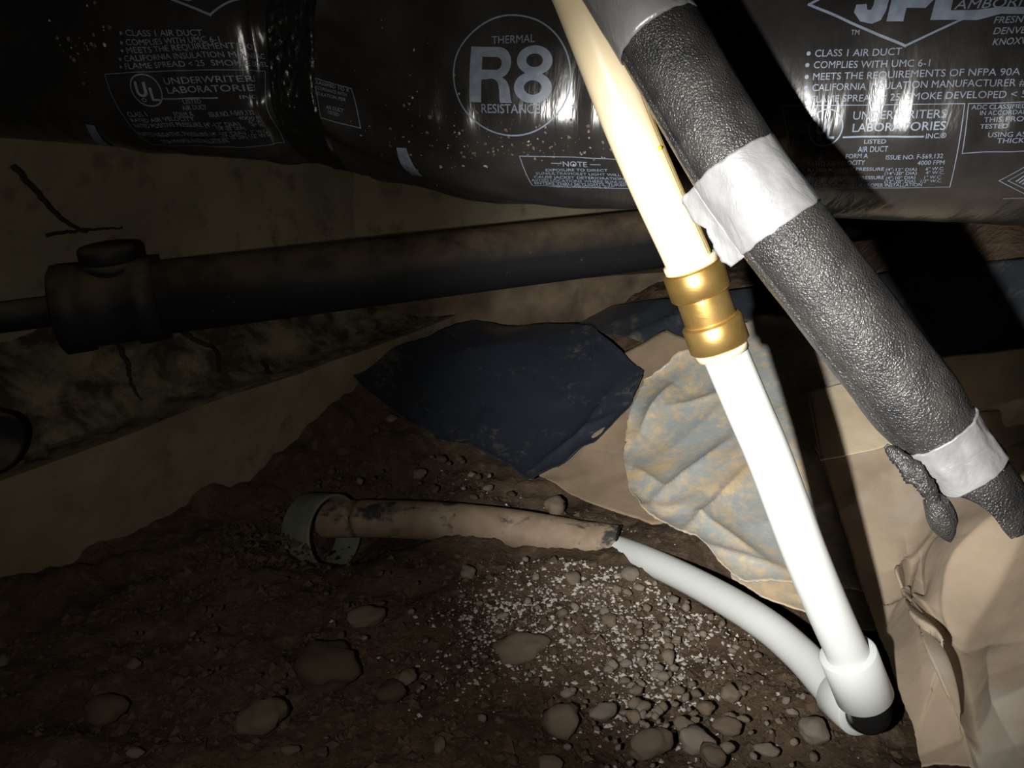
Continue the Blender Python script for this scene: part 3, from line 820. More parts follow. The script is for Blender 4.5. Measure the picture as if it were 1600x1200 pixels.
# ------------------------------------------------------------------ plastic sheets
def sheet(name, top, bottom, mat, label, off=0.004, n=90, m=60, folds=(), rough=0.004, nsc=14, seed=1, jag=0.0, curl=0.0, thick=0.0012, crease=0.004):
    """sheet lying on the ground between a far edge and a near edge traced in the photograph"""
    A = resample(np.array(top, float), n); B = resample(np.array(bottom, float), n)
    t = np.linspace(0, 1, m)[None, :, None]
    Q = A[:, None, :] * (1 - t) + B[:, None, :] * t
    if jag:
        e = np.exp(-np.minimum(t[..., 0], 1 - t[..., 0]) * 14) + np.exp(-np.minimum(np.arange(n), n - 1 - np.arange(n))[:, None] * 0.3)
        Q = Q + (e[..., None] * jag) * np.stack([vnoise(Q[..., 0] * .03, Q[..., 1] * .03, 0, seed + 3) + 0.3 * vnoise(Q[..., 0] * .21, Q[..., 1] * .21, 0, seed + 5), vnoise(Q[..., 0] * .03, Q[..., 1] * .03, 5, seed + 4) + 0.3 * vnoise(Q[..., 0] * .21, Q[..., 1] * .21, 5, seed + 6)], -1)
    P = hit(Q[..., 0].ravel(), Q[..., 1].ravel(), off)
    h = rough * (fbm(P[:, 0] * nsc, P[:, 1] * nsc * 1.0, P[:, 2] * nsc, seed, 4) + 0.25)
    wx = P + 0.05 * np.stack([vnoise(P[:, 0] * 9, P[:, 1] * 9, 0, seed + 20 + k) for k in range(3)], 1)
    for q, (sc, am) in enumerate(((6, 1.0), (13, 0.5))):
        h = h + crease * am * np.clip(1 - 3.2 * np.abs(vnoise(wx[:, 0] * sc, wx[:, 1] * sc * 0.7, 0, seed + 30 + q)), 0, 1)
    qx, qy = Q[..., 0].ravel(), Q[..., 1].ravel()
    for fo in folds:
        pa, pb, hh, w = fo[:4]
        a = np.array(pa, float); ab = np.array(pb, float) - a; q2 = np.stack([qx, qy], 1) + 4 * np.stack([vnoise(qx * .011, qy * .011, 1, seed + 50), vnoise(qx * .011, qy * .011, 2, seed + 51)], 1)
        s = np.clip(((q2 - a) @ ab) / (ab @ ab), 0, 1); c = a + s[:, None] * ab
        d = np.linalg.norm(q2 - c, axis=1) * ((P - CAM) @ FWD) / F; fade = np.sin(np.clip(s, 0.04, 0.96) * math.pi) ** 0.6
        sg = (q2[:, 0] - pa[0]) * (pb[1] - pa[1]) - (q2[:, 1] - pa[1]) * (pb[0] - pa[0])      # > 0 on the picture's right of the fold
        ww = np.where(sg > 0, 0.004, w) if len(fo) > 4 else w
        h = h + hh * fade * (np.exp(-(d / ww) ** 2) if len(fo) > 4 else np.exp(-d / (0.75 * ww)))
    if curl:
        e = np.minimum(np.minimum(np.arange(m), m - 1 - np.arange(m))[None, :] / m, np.minimum(np.arange(n), n - 1 - np.arange(n))[:, None] / n)
        h = h + curl * np.exp(-e.ravel() * 22) * (0.3 + 0.7 * vnoise(qx * .02, qy * .02, 0, seed + 9) ** 2)
    # push along the local surface normal (upwards and towards the open side)
    eps = 0.004
    gx = (H(P[:, 0] + eps, P[:, 1]) - H(P[:, 0] - eps, P[:, 1])) / (2 * eps); gy = (H(P[:, 0], P[:, 1] + eps) - H(P[:, 0], P[:, 1] - eps)) / (2 * eps)
    N = np.stack([-gx, -gy, np.ones_like(gx)], 1); N /= np.linalg.norm(N, axis=1)[:, None]
    P = P + N * h[:, None]
    o = mesh_obj(name, P, grid_faces(n, m), mat)
    md = o.modifiers.new('thickness', 'SOLIDIFY'); md.thickness = thick; md.offset = -1
    return tag(o, label, 'plastic sheet')

# far dark sheet behind the brass coupling
sheet('plastic_sheet', [(905, 505), (960, 478), (1040, 468), (1150, 455), (1290, 440), (1440, 420), (1650, 400)],
      [(905, 512), (985, 530), (1060, 556), (1130, 600), (1290, 660), (1440, 640), (1650, 600)], M['s_dark'],
      'dark grey plastic sheet behind the brass coupling', 0.004, 80, 40, [((1010, 545), (1075, 480), 0.006, 0.006), ((1180, 470), (1260, 520), 0.008, 0.012)], 0.006, 9, 3)
# tan caked sheet peeping out between the two front sheets
sheet('plastic_sheet', [(800, 700), (880, 640), (960, 560), (1040, 520), (1110, 545)], [(845, 745), (890, 772), (960, 800), (1020, 822), (1120, 800)], M['s_cake'],
      'tan mud-caked sheet corner between the blue-black and the clear sheet', 0.010, 60, 50, [((900, 720), (985, 650), 0.010, 0.03)], 0.005, 9, 5, 2.0)
# blue-black sheet
sheet('plastic_sheet', [(553, 592), (590, 565), (628, 543), (690, 522), (742, 505), (790, 514), (835, 517), (880, 512), (925, 513), (962, 545), (1006, 588)],
      [(553, 596), (592, 622), (640, 662), (690, 692), (728, 700), (765, 712), (800, 735), (826, 756), (870, 735), (930, 700), (985, 640), (1004, 596)], M['s_blue'],
      'crumpled blue-black plastic sheet lying beside the footing', 0.018, 110, 80,
      [((636, 590), (662, 672), 0.011, 0.010), ((745, 690), (765, 640), 0.007, 0.008), ((905, 700), (965, 600), 0.008, 0.010), ((925, 515), (930, 580), 0.007, 0.006), ((700, 560), (860, 540), 0.010, 0.03), ((830, 740), (960, 650), 0.008, 0.008)], 0.004, 10, 9, 2.0, 0.010)
# large dusty clear sheet in the beam
sheet('plastic_sheet', [(1012, 592), (1050, 570), (1100, 548), (1150, 510), (1185, 498), (1225, 505), (1262, 520), (1300, 560)],
      [(975, 700), (985, 760), (1000, 808), (1050, 832), (1090, 850), (1140, 905), (1165, 915), (1240, 910), (1300, 915), (1400, 940)], M['s_dusty'],
      'large wrinkled clear plastic sheet smeared with tan dust behind the white pipe', 0.022, 130, 110,
      [((1000, 690), (1055, 600), 0.016, 0.016), ((1010, 800), (1150, 680), 0.011, 0.010), ((1060, 850), (1180, 720), 0.009, 0.009), ((1080, 800), (1200, 880), 0.008, 0.010), ((985, 740), (1040, 770), 0.008, 0.012),
       ((1030, 650), (1180, 600), 0.007, 0.010), ((1180, 820), (1320, 780), 0.006, 0.012), ((1090, 855), (1240, 895), 0.007, 0.008)], 0.0035, 8, 21, 5.0, 0.010, crease=0.0055)
# narrow grey strip below it
sheet('plastic_sheet', [(1138, 880), (1200, 890), (1290, 900), (1350, 905), (1405, 920)], [(1145, 908), (1190, 935), (1270, 965), (1330, 985), (1378, 1000)], M['s_dusty'],
      'narrow grey plastic strip at the foot of the clear sheet beside the bent pipe', 0.014, 60, 26, [((1240, 930), (1330, 950), 0.004, 0.006)], 0.004, 16, 27, 2.5)
# upper tan flap right of the shadow
sheet('plastic_sheet', [(1262, 612), (1320, 600), (1370, 590), (1420, 566), (1500, 556), (1620, 543), (1700, 540)],
      [(1282, 722), (1330, 712), (1386, 700), (1440, 700), (1500, 690), (1620, 690), (1700, 690)], M['s_tan'],
      'flat tan plastic flap partly hidden behind the foam insulation', 0.034, 80, 40, [((1560, 640), (1690, 620), 0.006, 0.012)], 0.004, 8, 31, 1.0)
# big brown sheet down the right side
sheet('plastic_sheet', [(1276, 700), (1330, 690), (1390, 680), (1450, 660), (1530, 650), (1620, 640), (1720, 630)],
      [(1440, 1215), (1455, 1215), (1480, 1220), (1500, 1225), (1560, 1230), (1640, 1230), (1740, 1230)], M['s_mud'],
      'big folded mud-brown plastic sheet down the right side', 0.026, 180, 220,
      [((1400, 830), (1445, 1190), 0.006, 0.02), ((1600, 800), (1500, 1015), 0.034, 0.05, 1), ((1478, 975), (1525, 1185), 0.042, 0.035, 1), ((1510, 990), (1475, 975), 0.010, 0.015), ((1425, 890), (1440, 985), 0.008, 0.008),
       ((1395, 965), (1470, 1005), 0.016, 0.02, 1), ((1425, 885), (1441, 985), 0.014, 0.02, 1), ((1555, 1010), (1600, 1180), 0.014, 0.03), ((1500, 850), (1480, 940), 0.006, 0.02), ((1560, 740), (1640, 700), 0.012, 0.02)], 0.006, 8, 43, 2.0, 0.004)

# ------------------------------------------------------------------ buried conduit, sleeve
con = thing('conduit', tuple(hit(505, 860)[0]), 'pale cut end of a buried conduit around the left end of the dirty sleeve', 'conduit')
SL = smooth_path([pt(470, 815, 0.955), pt(520, 811, 0.93), (pt(600, 811, 0.915)), pt(700, 815, 0.90), pt(800, 826, 0.885), pt(900, 843, 0.87), pt(966, 852, 0.858)], 70)
cax = SL[6] - SL[0]; cax /= np.linalg.norm(cax)
cc = pt(528, 832, 0.898)
def conduit():
    ax = np.array([0.80, -0.42, 0.22]); ax = ax / np.linalg.norm(ax)
    prof = [(.055, .045), (.095, .045), (.097, .044), (.097, .0415), (.055, .0415)]
    mesh_obj('conduit_wall', *lathe(cc - ax * 0.10, cc, prof, 48), M['conduit'], con)
    V, f = lathe(cc - ax * 0.10, cc, [(.060, .0414), (.064, .030), (.066, .012), (.066, .001)], 30)
    mesh_obj('packed_soil', V, f, M['dirt'], con)
conduit()
slv = thing('pipe_sleeve', tuple(SL[35] + np.array([0, 0, -0.022])), 'dirty tan pipe sleeve lying on the soil around the white pipe', 'pipe sleeve')
def sleeve():
    RS = 0.0225
    V, f = tube(SL, RS, 40, False, None, lambda s, th: 1 + 0.02 * np.sin(3 * th + 9 * s) * (1 - s))
    T, S, N = frames(SL); th = np.linspace(0, 2 * math.pi, 40, endpoint=False)
    e = SL[-1]; k = len(V)
    rings = [(e, 0.0195), (SL[-12], 0.0190)]
    V2 = np.vstack([V] + [c + r * (np.cos(th)[:, None] * S[-1] + np.sin(th)[:, None] * N[-1]) for c, r in rings])
    base = k - 40
    for a in range(2):
        for j in range(40):
            q = (j + 1) % 40; s0 = base if a == 0 else k; s1 = k if a == 0 else k + 40
            f.append((s0 + j, s0 + q, s1 + q, s1 + j))
    mesh_obj('sleeve_wall', V2, f, M['sleeve'], slv)
    rim = [e + 0.0212 * (math.cos(a) * S[-1] + math.sin(a) * N[-1]) for a in np.linspace(0, 2 * math.pi, 49)]
    mesh_obj('sleeve_rim', *tube(np.array(rim), 0.0018, 8, False, T[-1]), M['black'], slv)
sleeve()

# ------------------------------------------------------------------ the water line
wl = thing('water_pipe', tuple(pt(1345, 1125, 0.545)), 'white plastic water pipe with a brass coupling and black elbow', 'pipe')
RP = 0.0143
up_path = smooth_path([pt(830, -180, 0.430), pt(870, -85, 0.430), pt(906, 0, 0.432), pt(945, 100, 0.438), pt(984, 200, 0.446), pt(1027, 300, 0.458), pt(1066, 385, 0.470), pt(1090, 440, 0.477)], 80)
up = mesh_obj('upper_pipe', *tube(up_path, RP, 40), M['cream'], wl); up['label'] = 'cream upper pipe'
# printed yellow line down its right flank
T, S, N = frames(up_path); j0, j1 = 38, 75
V = []
for j in range(j0, j1):
    for a in (0.16, 0.60):
        V.append(up_path[j] + (RP + 0.0002) * (math.cos(a) * S[j] + math.sin(a) * N[j]))
yl = mesh_obj('printed_line', V, grid_faces(j1 - j0, 2), M['yellow'], up); yl['label'] = 'yellow printed line'
V, f = lathe(pt(1031, 231, 0.4385), pt(1031, 231, 0.40), [(-0.001, .0014), (0.0006, .0012), (0.0010, .0001)], 10)
mesh_obj('yellow_spot', V, f, M['yellow'], up)

low_path = smooth_path([pt(1112, 500, 0.485), pt(1137, 562, 0.489), pt(1170, 640, 0.492), pt(1204, 720, 0.496), pt(1256, 860, 0.506), pt(1293, 950, 0.515), pt(1322, 1015, 0.523), pt(1335, 1050, 0.528)], 80)
lp = mesh_obj('lower_pipe', *tube(low_path, RP, 40), M['white'], wl); lp['label'] = 'bright white lower pipe'

# brass coupling
q0, q1 = pt(1077, 405, 0.4735), pt(1129, 552, 0.489)
ql = np.linalg.norm(q1 - q0); qd = (q1 - q0) / ql
def coupling():
    c = bpy.data.objects.new('coupling', None)
    prof = [(.010, .0152)]
    def ringp(a, b, r, bv):
        return [(a, RP + .0006), (a, r - bv), (a + bv, r), (b - bv, r), (b, r - bv), (b, r - .0035)]
    A = ringp(.0048, .0235, .0190, .0016); B = ringp(ql - .0235, ql - .0048, .0190, .0016)
    body = [(.0232, .0160), (.0245, .0162), (ql - .0245, .0162), (ql - .0232, .0160)]
    cp = mesh_obj('coupling', *lathe(q0, q1, body, 64), M['brass'], wl); cp['label'] = 'polished brass push-fit coupling'
    mesh_obj('coupling_ring', *lathe(q0, q1, A, 64), M['brass'], cp)
    mesh_obj('coupling_ring', *lathe(q0, q1, B, 64), M['brass'], cp)
    for a, b in ((0.0, .0055), (ql - .0055, ql)):
        mesh_obj('release_collar', *lathe(q0, q1, [(a, RP + .0002), (a, .0163), (a + .0007, .0168), (b, .0168), (b, .0155)], 56), M['collar'], cp)
coupling()

# elbow with white expansion rings
ground_path = smooth_path([SL[-26], SL[-8], pt(960, 856, 0.852), pt(1020, 879, 0.80), pt(1100, 918, 0.735), pt(1190, 972, 0.665), pt(1250, 1022, 0.620), pt(1296, 1072, 0.583), pt(1322, 1098, 0.563)], 110)
gp = mesh_obj('ground_pipe', *tube(ground_path, RP, 36), M['white'], wl); gp['label'] = 'white pipe bending out of the sleeve'
r0, r1 = pt(1324, 1020, 0.524), pt(1351, 1088, 0.535)
rl = np.linalg.norm(r1 - r0)
mesh_obj('expansion_ring', *lathe(r0, r1, [(0, RP), (0, .0183), (.0008, .0191), (rl - .001, .0194), (rl, .0185), (rl, .012)], 56), M['white'], wl)
g0, g1 = pt(1308, 1083, 0.578), pt(1346, 1112, 0.552)
gl = np.linalg.norm(g1 - g0)
mesh_obj('expansion_ring', *lathe(g0, g1, [(0, RP), (0, .0176), (.0008, .0184), (gl - .001, .0188), (gl, .018), (gl, .012)], 56), M['white'], wl)
el_path = smooth_path([pt(1346, 1076, 0.533), pt(1353, 1094, 0.536), pt(1357, 1106, 0.539), pt(1356, 1113, 0.544), pt(1350, 1112, 0.552), pt(1338, 1106, 0.560)], 30)
ebw = mesh_obj('elbow', *tube(el_path, 0.0148, 36), M['black'], wl); ebw['label'] = 'black elbow fitting'

# ------------------------------------------------------------------ foam insulated pipe
foam = thing('insulated_pipe', tuple(pt(1550, 830, 0.372)), 'black foam pipe insulation wrapped with three bands of silver duct tape', 'pipe insulation')
RF = 0.0213
f_path = smooth_path([pt(800, -330, 0.395), pt(910, -135, 0.389), pt(1030, 57, 0.381), pt(1146, 254, 0.374), pt(1220, 357, 0.371), pt(1301, 462, 0.369), pt(1375, 558, 0.368), pt(1450, 656, 0.368), pt(1504, 727, 0.369), pt(1540, 778, 0.371), pt(1556, 818, 0.373)], 260)
fs = np.r_[0, np.cumsum(np.linalg.norm(np.diff(f_path, axis=0), axis=1))]
fx = (f_path - CAM) @ RIGHT / ((f_path - CAM) @ FWD) * F + 800
def fs_px(px): return float(np.interp(px, fx, fs))
fT, fS, fN = frames(f_path)
def f_at(s):
    return [np.stack([np.interp(s, fs, A[:, k]) for k in range(3)], -1) for A in (f_path, fS, fN)]
def wrap(s0, s1, r, ns, seg=96, noise=0.0, seed=1, s0fun=None, s1fun=None, th0=0, th1=2 * math.pi):
    th = np.linspace(th0, th1, seg, endpoint=(th1 - th0) < 6.28)
    t = np.linspace(0, 1, ns)[:, None]
    a = s0 + (s0fun(th) if s0fun else 0 * th); b = s1 + (s1fun(th) if s1fun else 0 * th)
    s = a[None, :] * (1 - t) + b[None, :] * t
    C, S, N = f_at(s)
    R = r - (RF * 0.17) * ss(s, fs_px(1425), fs_px(1480))
    if noise: R = R + noise * (fbm(s * 60, np.cos(th)[None, :] * 2.2, np.sin(th)[None, :] * 2.2, seed, 4))
    R = R - 0.0016 * np.exp(-((th - 2.62) / 0.07) ** 2)[None, :] * (r < RF + 0.0003)
    return C + R[..., None] * (np.cos(th)[None, :, None] * S + np.sin(th)[None, :, None] * N), s
def foam_parts():
    end = fs_px(1505)
    def tail(th):   # two petals at the cut end, notch facing the viewer
        d = lambda a, w: np.exp(-((np.mod(th - a + math.pi, 2 * math.pi) - math.pi) / w) ** 2)
        return 0.003 + 0.040 * np.maximum(d(1.05, 0.62), 0.75 * d(0.1, 0.7)) + 0.010 * d(-1.4, 0.8)
    P, s = wrap(0, end, RF, 300, 120, 0.0006, 3, None, tail)
    inner, _ = wrap(0.05, end - 0.001, RF - 0.0085, 60, 120, 0.0003, 4, None, tail)
    n, seg = P.shape[:2]; f = grid_faces(n, seg, True)
    V = P.reshape(-1, 3); k = len(V); ni = inner.shape[0]
    fi = [tuple(reversed([i + k for i in q])) for q in grid_faces(ni, seg, True)]
    bridge = [((n - 1) * seg + j, (n - 1) * seg + (j + 1) % seg, k + (ni - 1) * seg + (j + 1) % seg, k + (ni - 1) * seg + j) for j in range(seg)]
    fo = mesh_obj('foam_tube', np.vstack([V, inner.reshape(-1, 3)]), f + fi + bridge, M['foam'], foam)
    # bands of tape
    def band(pa, pb, r, noise, seed, ns=40, jag=0.0006):
        j = lambda th: jag * vnoise(np.cos(th) * 6, np.sin(th) * 6, 0, seed)
        P, s = wrap(fs_px(pa), fs_px(pb), r, ns, 140, noise, seed, j, j)
        n, seg = P.shape[:2]
        C, _, _ = f_at(s)
        R = (P - C); edge = C + R * ((RF + 0.0001) / r)
        V = np.vstack([edge[:1], P, edge[-1:]]).reshape(-1, 3)
        return mesh_obj('tape_band', V, grid_faces(n + 2, seg, True), M['tape'], foam)
    band(880, 1030, RF + 0.0006, 0.0006, 11); 
    b2 = band(1146, 1220, RF + 0.0007, 0.0008, 12)
    b3 = band(1463, 1511, RF + 0.0017, 0.0016, 13, 46)
    # crumpled torn strip of foam hanging beside the lowest tape
    fp_ = smooth_path([pt(1384, 696, 0.366), pt(1412, 722, 0.361), pt(1440, 752, 0.358), pt(1462, 786, 0.358)], 60)
    rr = 0.0048 * np.sin(np.linspace(0.15, 2.85, 60)) ** 0.7
    V, f = tube(fp_, rr, 28, True, None, lambda s, th: (1 - 0.5 * np.abs(np.sin(th))) * (1 + 0.30 * vnoise(s * 11, np.cos(th) * 1.6, np.sin(th) * 1.6, 91) + 0.14 * vnoise(s * 34, np.cos(th) * 4, np.sin(th) * 4, 92)))
    tp_ = smooth_path([pt(1456, 776, 0.361), pt(1466, 796, 0.360), pt(1474, 818, 0.361), pt(1485, 847, 0.364)], 40)
    r2 = 0.0066 * np.sin(np.linspace(0.55, 3.12, 40)) ** 0.75
    mesh_obj('torn_petal', *tube(tp_, r2, 28, True, None, lambda s, th: (1 - 0.35 * np.abs(np.sin(th))) * (1 + 0.08 * vnoise(s * 7, np.cos(th) * 2, np.sin(th) * 2, 95))), M['foam'], fo)
    mesh_obj('torn_flap', V, f, M['foam'], fo)
    # loose torn tail of the middle band on its left side
    n, m = 34, 14
    t = np.linspace(0, 1, n)[:, None]; w = np.linspace(0, 1, m)[None, :]
    s = fs_px(1146) + (fs_px(1222) - fs_px(1146)) * t + 0.0 * w
    C, S, N = f_at(s)
    reach = 0.0045 + 0.0026 * vnoise(t * 7, 0.5, 0, 61) + 0.0018 * vnoise(t * 22, 0.5, 0, 62)
    ang = math.pi * 0.90
    base = np.cos(ang) * S + np.sin(ang) * N; tang = -np.sin(ang) * S + np.cos(ang) * N
    V = C + (RF + 0.0008) * base + (w * (reach + 0.006))[..., None] * (0.72 * tang * 1.0 - 0.35 * S + 0.25 * (w[..., None] ** 2) * (-S)) + 0.0006 * vnoise(t * 9, w * 3, 0, 63)[..., None] * N
    fl = mesh_obj('tape_tail', V.reshape(-1, 3), grid_faces(n, m), M['tape'], b2); md = fl.modifiers.new('t', 'SOLIDIFY'); md.thickness = 0.0006
foam_parts()

# ------------------------------------------------------------------ stones
def stone_mesh(seed, sub, name='pebble', flat=0.6):
    bm = bmesh.new(); bmesh.ops.create_icosphere(bm, subdivisions=sub, radius=1.0)
    co = np.array([v.co for v in bm.verts])
    r = 1 + 0.62 * fbm(co[:, 0] * 1.2 + seed, co[:, 1] * 1.2, co[:, 2] * 1.2, seed, 2) + 0.09 * vnoise(co[:, 0] * 4, co[:, 1] * 4, co[:, 2] * 4, seed)
    for v, k in zip(bm.verts, r): v.co = v.co * float(k)
    me = bpy.data.meshes.new(name); bm.to_mesh(me); bm.free()
    me.polygons.foreach_set('use_smooth', [True] * len(me.polygons))
    return me

def place_stone(px, py, w, h, rot, mat, label=None, group=None, me=None, seed=1, sink=0.35, name='pebble', cat='stone'):
    P = hit(px, py, -0.004)[0]; z = float((P - CAM) @ FWD)
    a = w / 2 * z / F; b = h / 2 * z / F
    # long axis lies on the ground; the depth axis is stretched back by the viewing angle
    if me is None:
        me = stone_mesh(seed, 3, name); me.materials.append(mat)
    o = bpy.data.objects.new(name, me); COL.objects.link(o)
    c = min(a, b) * 0.85
    o.scale = (a, b * 1.15, c)
    o.rotation_euler = (random.uniform(-.15, .15) + 0.25, random.uniform(-.15, .15), -math.radians(rot))
    o.location = P + np.array([0, 0, c * (1 - 2 * sink) * 0.6])
    return tag(o, label, cat, group)

ST = [  # px, py, width, height, tilt, material, sink, label
 (412, 1125, 76, 50, -32, 'stone', .2, 'large smooth pale oval stone alone on the dark soil at lower left'),
 (570, 969, 66, 32, -38, 'stone', .3, 'slanted flat tan stone below the middle of the sleeve, left of the white crust'),
 (815, 1016, 98, 46, -22, 'stone', .3, 'longest tan stone, lying in the middle of the white-crusted soil'),
 (876, 1130, 64, 44, -14, 'stone', .2, 'big rounded stone crusted with white specks at the bottom middle'),
 (942, 1114, 52, 26, -36, 'stone_w', .3, 'slanted narrow stone touching the right side of a big rounded one'),
 (634, 1060, 32, 24, -10, 'stone', .3, 'small tan stone resting on a brown buried one'),
 (612, 1084, 54, 30, -22, 'stone_d', .4, 'brown buried stone under a small tan one'),
 (730, 897, 24, 24, 0, 'stone', .25, 'small round ball-like stone below the sleeve'),
 (1086, 1161, 56, 34, 10, 'stone_w', .15, 'wedge-shaped grey stone near the bottom edge'),
 (1137, 1138, 40, 24, -4, 'stone', .15, 'smooth tan oval stone left of the black elbow'),
 (1016, 1165, 72, 40, -22, 'stone', .2, 'flat light oval stone at the bottom edge, beside a wedge-shaped one'),
 (1140, 1087, 30, 26, 10, 'stone', .2, 'knobby tan stone in the soil left of the elbow'),
 (1272, 1147, 40, 38, 30, 'stone_w', .3, 'flat grey stone below the black elbow'),
 (1045, 1027, 19, 26, 0, 'stone', .2, 'upright small tan stone below the bent white pipe'),
 (1102, 1107, 28, 18, 0, 'stone', .25, 'small flat stone just above a smooth oval one'),
 (1067, 1134, 30, 20, 0, 'stone', .2, 'small square tan stone above a wedge-shaped one'),
 (1112, 1184, 40, 32, 12, 'stone', .2, 'rounded stone cut by the bottom edge, under the wedge-shaped one'),
 (1198, 1173, 34, 18, 22, 'stone_w', .3, 'thin white-flecked stone right of the wedge-shaped one'),
 (895, 906, 30, 22, -25, 'stone', .3, 'tan stone under the right end of the sleeve'),
 (867, 794, 36, 28, 5, 'stone', .3, 'pinkish lump of stone just above the sleeve'),
 (985, 899, 26, 22, 0, 'stone_w', .25, 'white-crusted stone right under the bent white pipe'),
 (952, 971, 26, 20, 20, 'stone', .25, 'egg-shaped stone in the crust below the bent pipe'),
 (655, 741, 24, 16, -10, 'stone', .3, 'small pale stone at the lower edge of the blue-black sheet'),
 (896, 767, 26, 14, 10, 'stone', .3, 'pale chip of stone below the tan sheet corner'),
 (0, 1042, 24, 34, 0, 'stone', .25, 'pale stone cut by the left edge of the picture'),
 (4, 970, 46, 44, 0, 'stone_d', .3, 'dark rounded stone at the foot of the footing by the left edge'),
 (452, 1173, 32, 15, -5, 'stone', .35, 'thin pale stone below the large smooth oval one'),
 (210, 1038, 20, 14, 0, 'stone', .35, 'small pale stone alone on the dark soil at far left'),
 (165, 1108, 64, 44, 20, 'stone_d', .45, 'brown stone nearly buried in the soil at far left'),
 (512, 1040, 100, 74, 20, 'stone_d', .5, 'big brown earth clod left of the white crust'),
 (74, 1196, 30, 16, 0, 'stone', .3, 'pale stone at the bottom left corner'),
 (210, 1176, 24, 16, -10, 'stone', .35, 'rusty tan stone at lower left near the bottom edge'),
 (500, 1176, 22, 16, 0, 'stone_d', .35, 'small reddish stone right of a thin pale one'),
 (687, 1166, 18, 22, 0, 'stone', .35, 'small grey upright stone near the bottom edge, left of middle'),
 (612, 655, 18, 12, 0, 'stone', .3, 'tiny pinkish stone at the left tip of the blue-black sheet'),
 (860, 1195, 44, 22, 0, 'stone', .25, 'tan stone cut by the bottom edge under the big rounded one'),
 (990, 1120, 22, 18, 0, 'stone', .25, 'small stone between the slanted narrow one and the flat light one'),
]
for i, (x, y, w, h, r, m, sk, lab) in enumerate(ST):
    place_stone(x, y, w, h, r, M[m], lab, None, None, 100 + i, sk)

def in_poly(x, y, poly):
    c = False; j = len(poly) - 1
    for i in range(len(poly)):
        xi, yi = poly[i]; xj, yj = poly[j]
        if (yi > y) != (yj > y) and x < (xj - xi) * (y - yi) / (yj - yi) + xi: c = not c
        j = i
    return c
SOIL = [(0, 985), (280, 850), (490, 730), (560, 640), (690, 705), (825, 765), (1000, 830), (1060, 860), (1290, 1000), (1380, 1010), (1425, 1130), (1440, 1200), (0, 1200)]
PIPE = [(490, 785), (960, 820), (1130, 900), (1300, 1020), (1390, 1020), (1395, 1140), (1300, 1110), (1180, 990), (1000, 900), (900, 875), (490, 850)]
protos = {}
for k in range(5):
    for mn in ('stone', 'stone_w', 'stone_d'):
        me = stone_mesh(300 + k * 3, 2); me.materials.append(M[mn]); protos[(k, mn)] = me
def small_pebbles(count, gx, gy, sx, sy, lo, hi, mats, label, group):
    n = 0; g = 0
    while n < count and g < 6000:
        g += 1
        x, y = (random.gauss(gx, sx), random.gauss(gy, sy))
        if not in_poly(x, y, SOIL) or in_poly(x, y, PIPE): continue
        if any(abs(x - s[0]) < s[2] * .55 and abs(y - s[1]) < s[3] * .6 for s in ST): continue
        w = lo + (hi - lo) * random.random() ** 2
        place_stone(x, y, w, w * random.uniform(.6, .9), random.uniform(-60, 60), None, label, group, protos[(random.randrange(5), random.choice(mats))], 0, random.uniform(.2, .4))
        n += 1
small_pebbles(110, 1010, 985, 90, 80, 8, 19, ['stone', 'stone_w', 'stone_w'], 'small pebble among the white crust under the bent white pipe', 'small pebbles under the bent pipe')
small_pebbles(60, 1090, 1130, 110, 50, 8, 22, ['stone', 'stone', 'stone_w'], 'small pebble among the bigger stones left of the black elbow', 'small pebbles left of the elbow')
small_pebbles(45, 800, 980, 130, 70, 7, 14, ['stone', 'stone_w', 'stone_d'], 'tiny pebble in the white-crusted soil below the sleeve', 'tiny pebbles below the sleeve')
small_pebbles(26, 380, 1010, 170, 90, 7, 13, ['stone_d', 'stone_d', 'stone'], 'tiny pebble scattered over the dark soil at left', 'tiny pebbles at left')
small_pebbles(26, 780, 735, 120, 30, 8, 18, ['stone_d', 'stone_w', 'stone_d'], 'small pebble in the soil between the sleeve and the sheets', 'small pebbles above the sleeve')

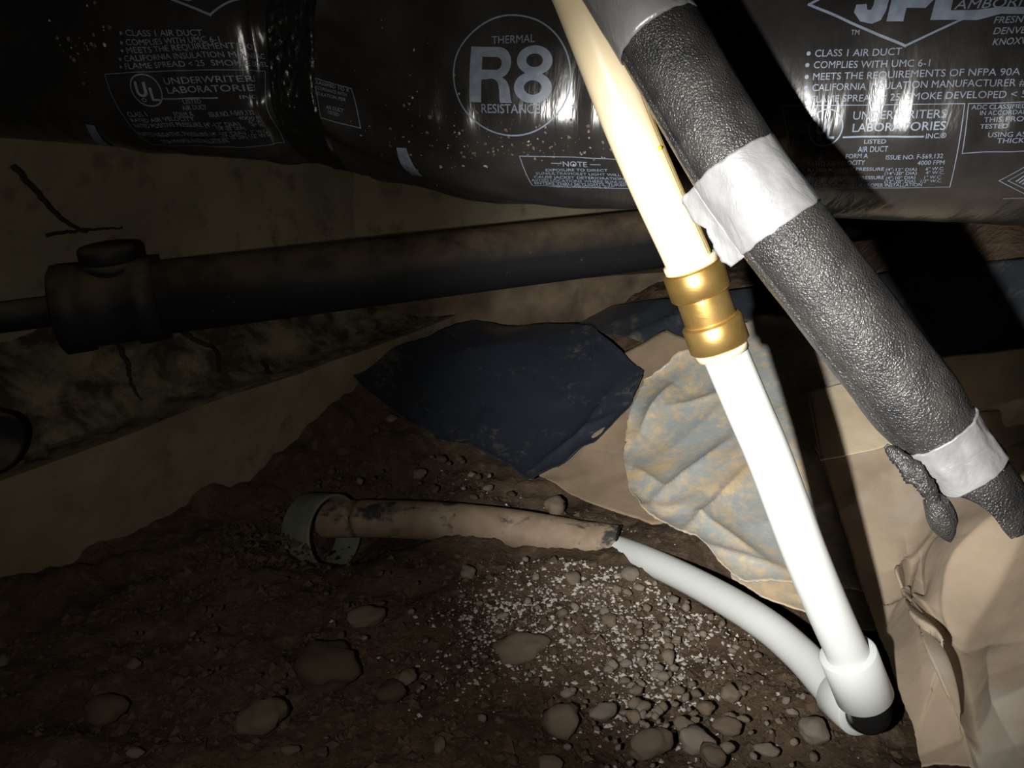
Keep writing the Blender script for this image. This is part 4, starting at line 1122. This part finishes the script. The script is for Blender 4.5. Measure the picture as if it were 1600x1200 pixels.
# ------------------------------------------------------------------ uncountable crumbs and white crust
def scatter(name, clusters, mat, label, rmin, rmax, seed, squash=0.7):
    rng = np.random.default_rng(seed); px, py = [], []
    for (cx, cy, sx, sy, n, tilt) in clusters:
        a = rng.normal(0, sx, n); b = rng.normal(0, sy, n); t = math.radians(tilt)
        px.append(cx + a * math.cos(t) - b * math.sin(t)); py.append(cy + a * math.sin(t) + b * math.cos(t))
    px, py = np.concatenate(px), np.concatenate(py)
    keep = np.array([in_poly(x, y, SOIL) and not in_poly(x, y, PIPE) for x, y in zip(px, py)]); px, py = px[keep], py[keep]
    P = hit(px, py, -0.006); n = len(P)
    X, Y = P[:, 0], P[:, 1]
    P[:, 2] = H(X, Y) + fbm(X * 7, Y * 7, 0, 3, 4) * 0.024 + fbm(X * 38, Y * 38, 0, 9, 3) * 0.010 + np.abs(fbm(X * 90, Y * 90, 0, 21, 2)) * 0.005 - 0.018
    O = np.array([[1, 0, 0], [-1, 0, 0], [0, 1, 0], [0, -1, 0], [0, 0, 1], [0, 0, -.6]], float)
    Fo = [(0, 2, 4), (2, 1, 4), (1, 3, 4), (3, 0, 4), (2, 0, 5), (1, 2, 5), (3, 1, 5), (0, 3, 5)]
    r = rmin + (rmax - rmin) * rng.random(n) ** 4
    V = O[None] * r[:, None, None] * (0.3 + 1.3 * rng.random((n, 6, 1))); V[..., 2] *= squash
    an = rng.random(n) * 6.283; c, s = np.cos(an)[:, None], np.sin(an)[:, None]
    V = np.stack([V[..., 0] * c - V[..., 1] * s, V[..., 0] * s + V[..., 1] * c, V[..., 2]], -1) + P[:, None, :] + np.array([0, 0, 0.0006])
    f = [tuple(i + 6 * k for i in q) for k in range(n) for q in Fo]
    return tag(mesh_obj(name, V.reshape(-1, 3), f, mat, None, False), label, 'soil', kind='stuff')
scatter('white_crust', [(850, 965, 105, 42, 1700, -18), (790, 950, 60, 25, 800, -20), (1030, 985, 65, 70, 1700, 20), (960, 900, 60, 25, 300, 25), (1010, 1055, 40, 28, 800, 0), (1100, 985, 60, 40, 260, 35), (860, 1030, 90, 18, 220, -20), (930, 1000, 110, 60, 400, 0), (850, 880, 60, 14, 80, 15), (1050, 1120, 100, 40, 200, 0), (820, 760, 90, 14, 60, 15)],
        M['fleck'], 'white mineral crumbs sprinkled over the soil', 0.0004, 0.0030, 5)
scatter('soil_crumbs', [(850, 1000, 330, 120, 5200, 0), (350, 1060, 240, 110, 1500, -20), (420, 800, 130, 50, 1700, -36), (300, 860, 150, 26, 900, -30), (800, 740, 130, 25, 900, 12), (1150, 1100, 160, 60, 1200, 0)],
        M['crumb'], 'loose dark soil crumbs scattered over the ground', 0.001, 0.0062, 6)
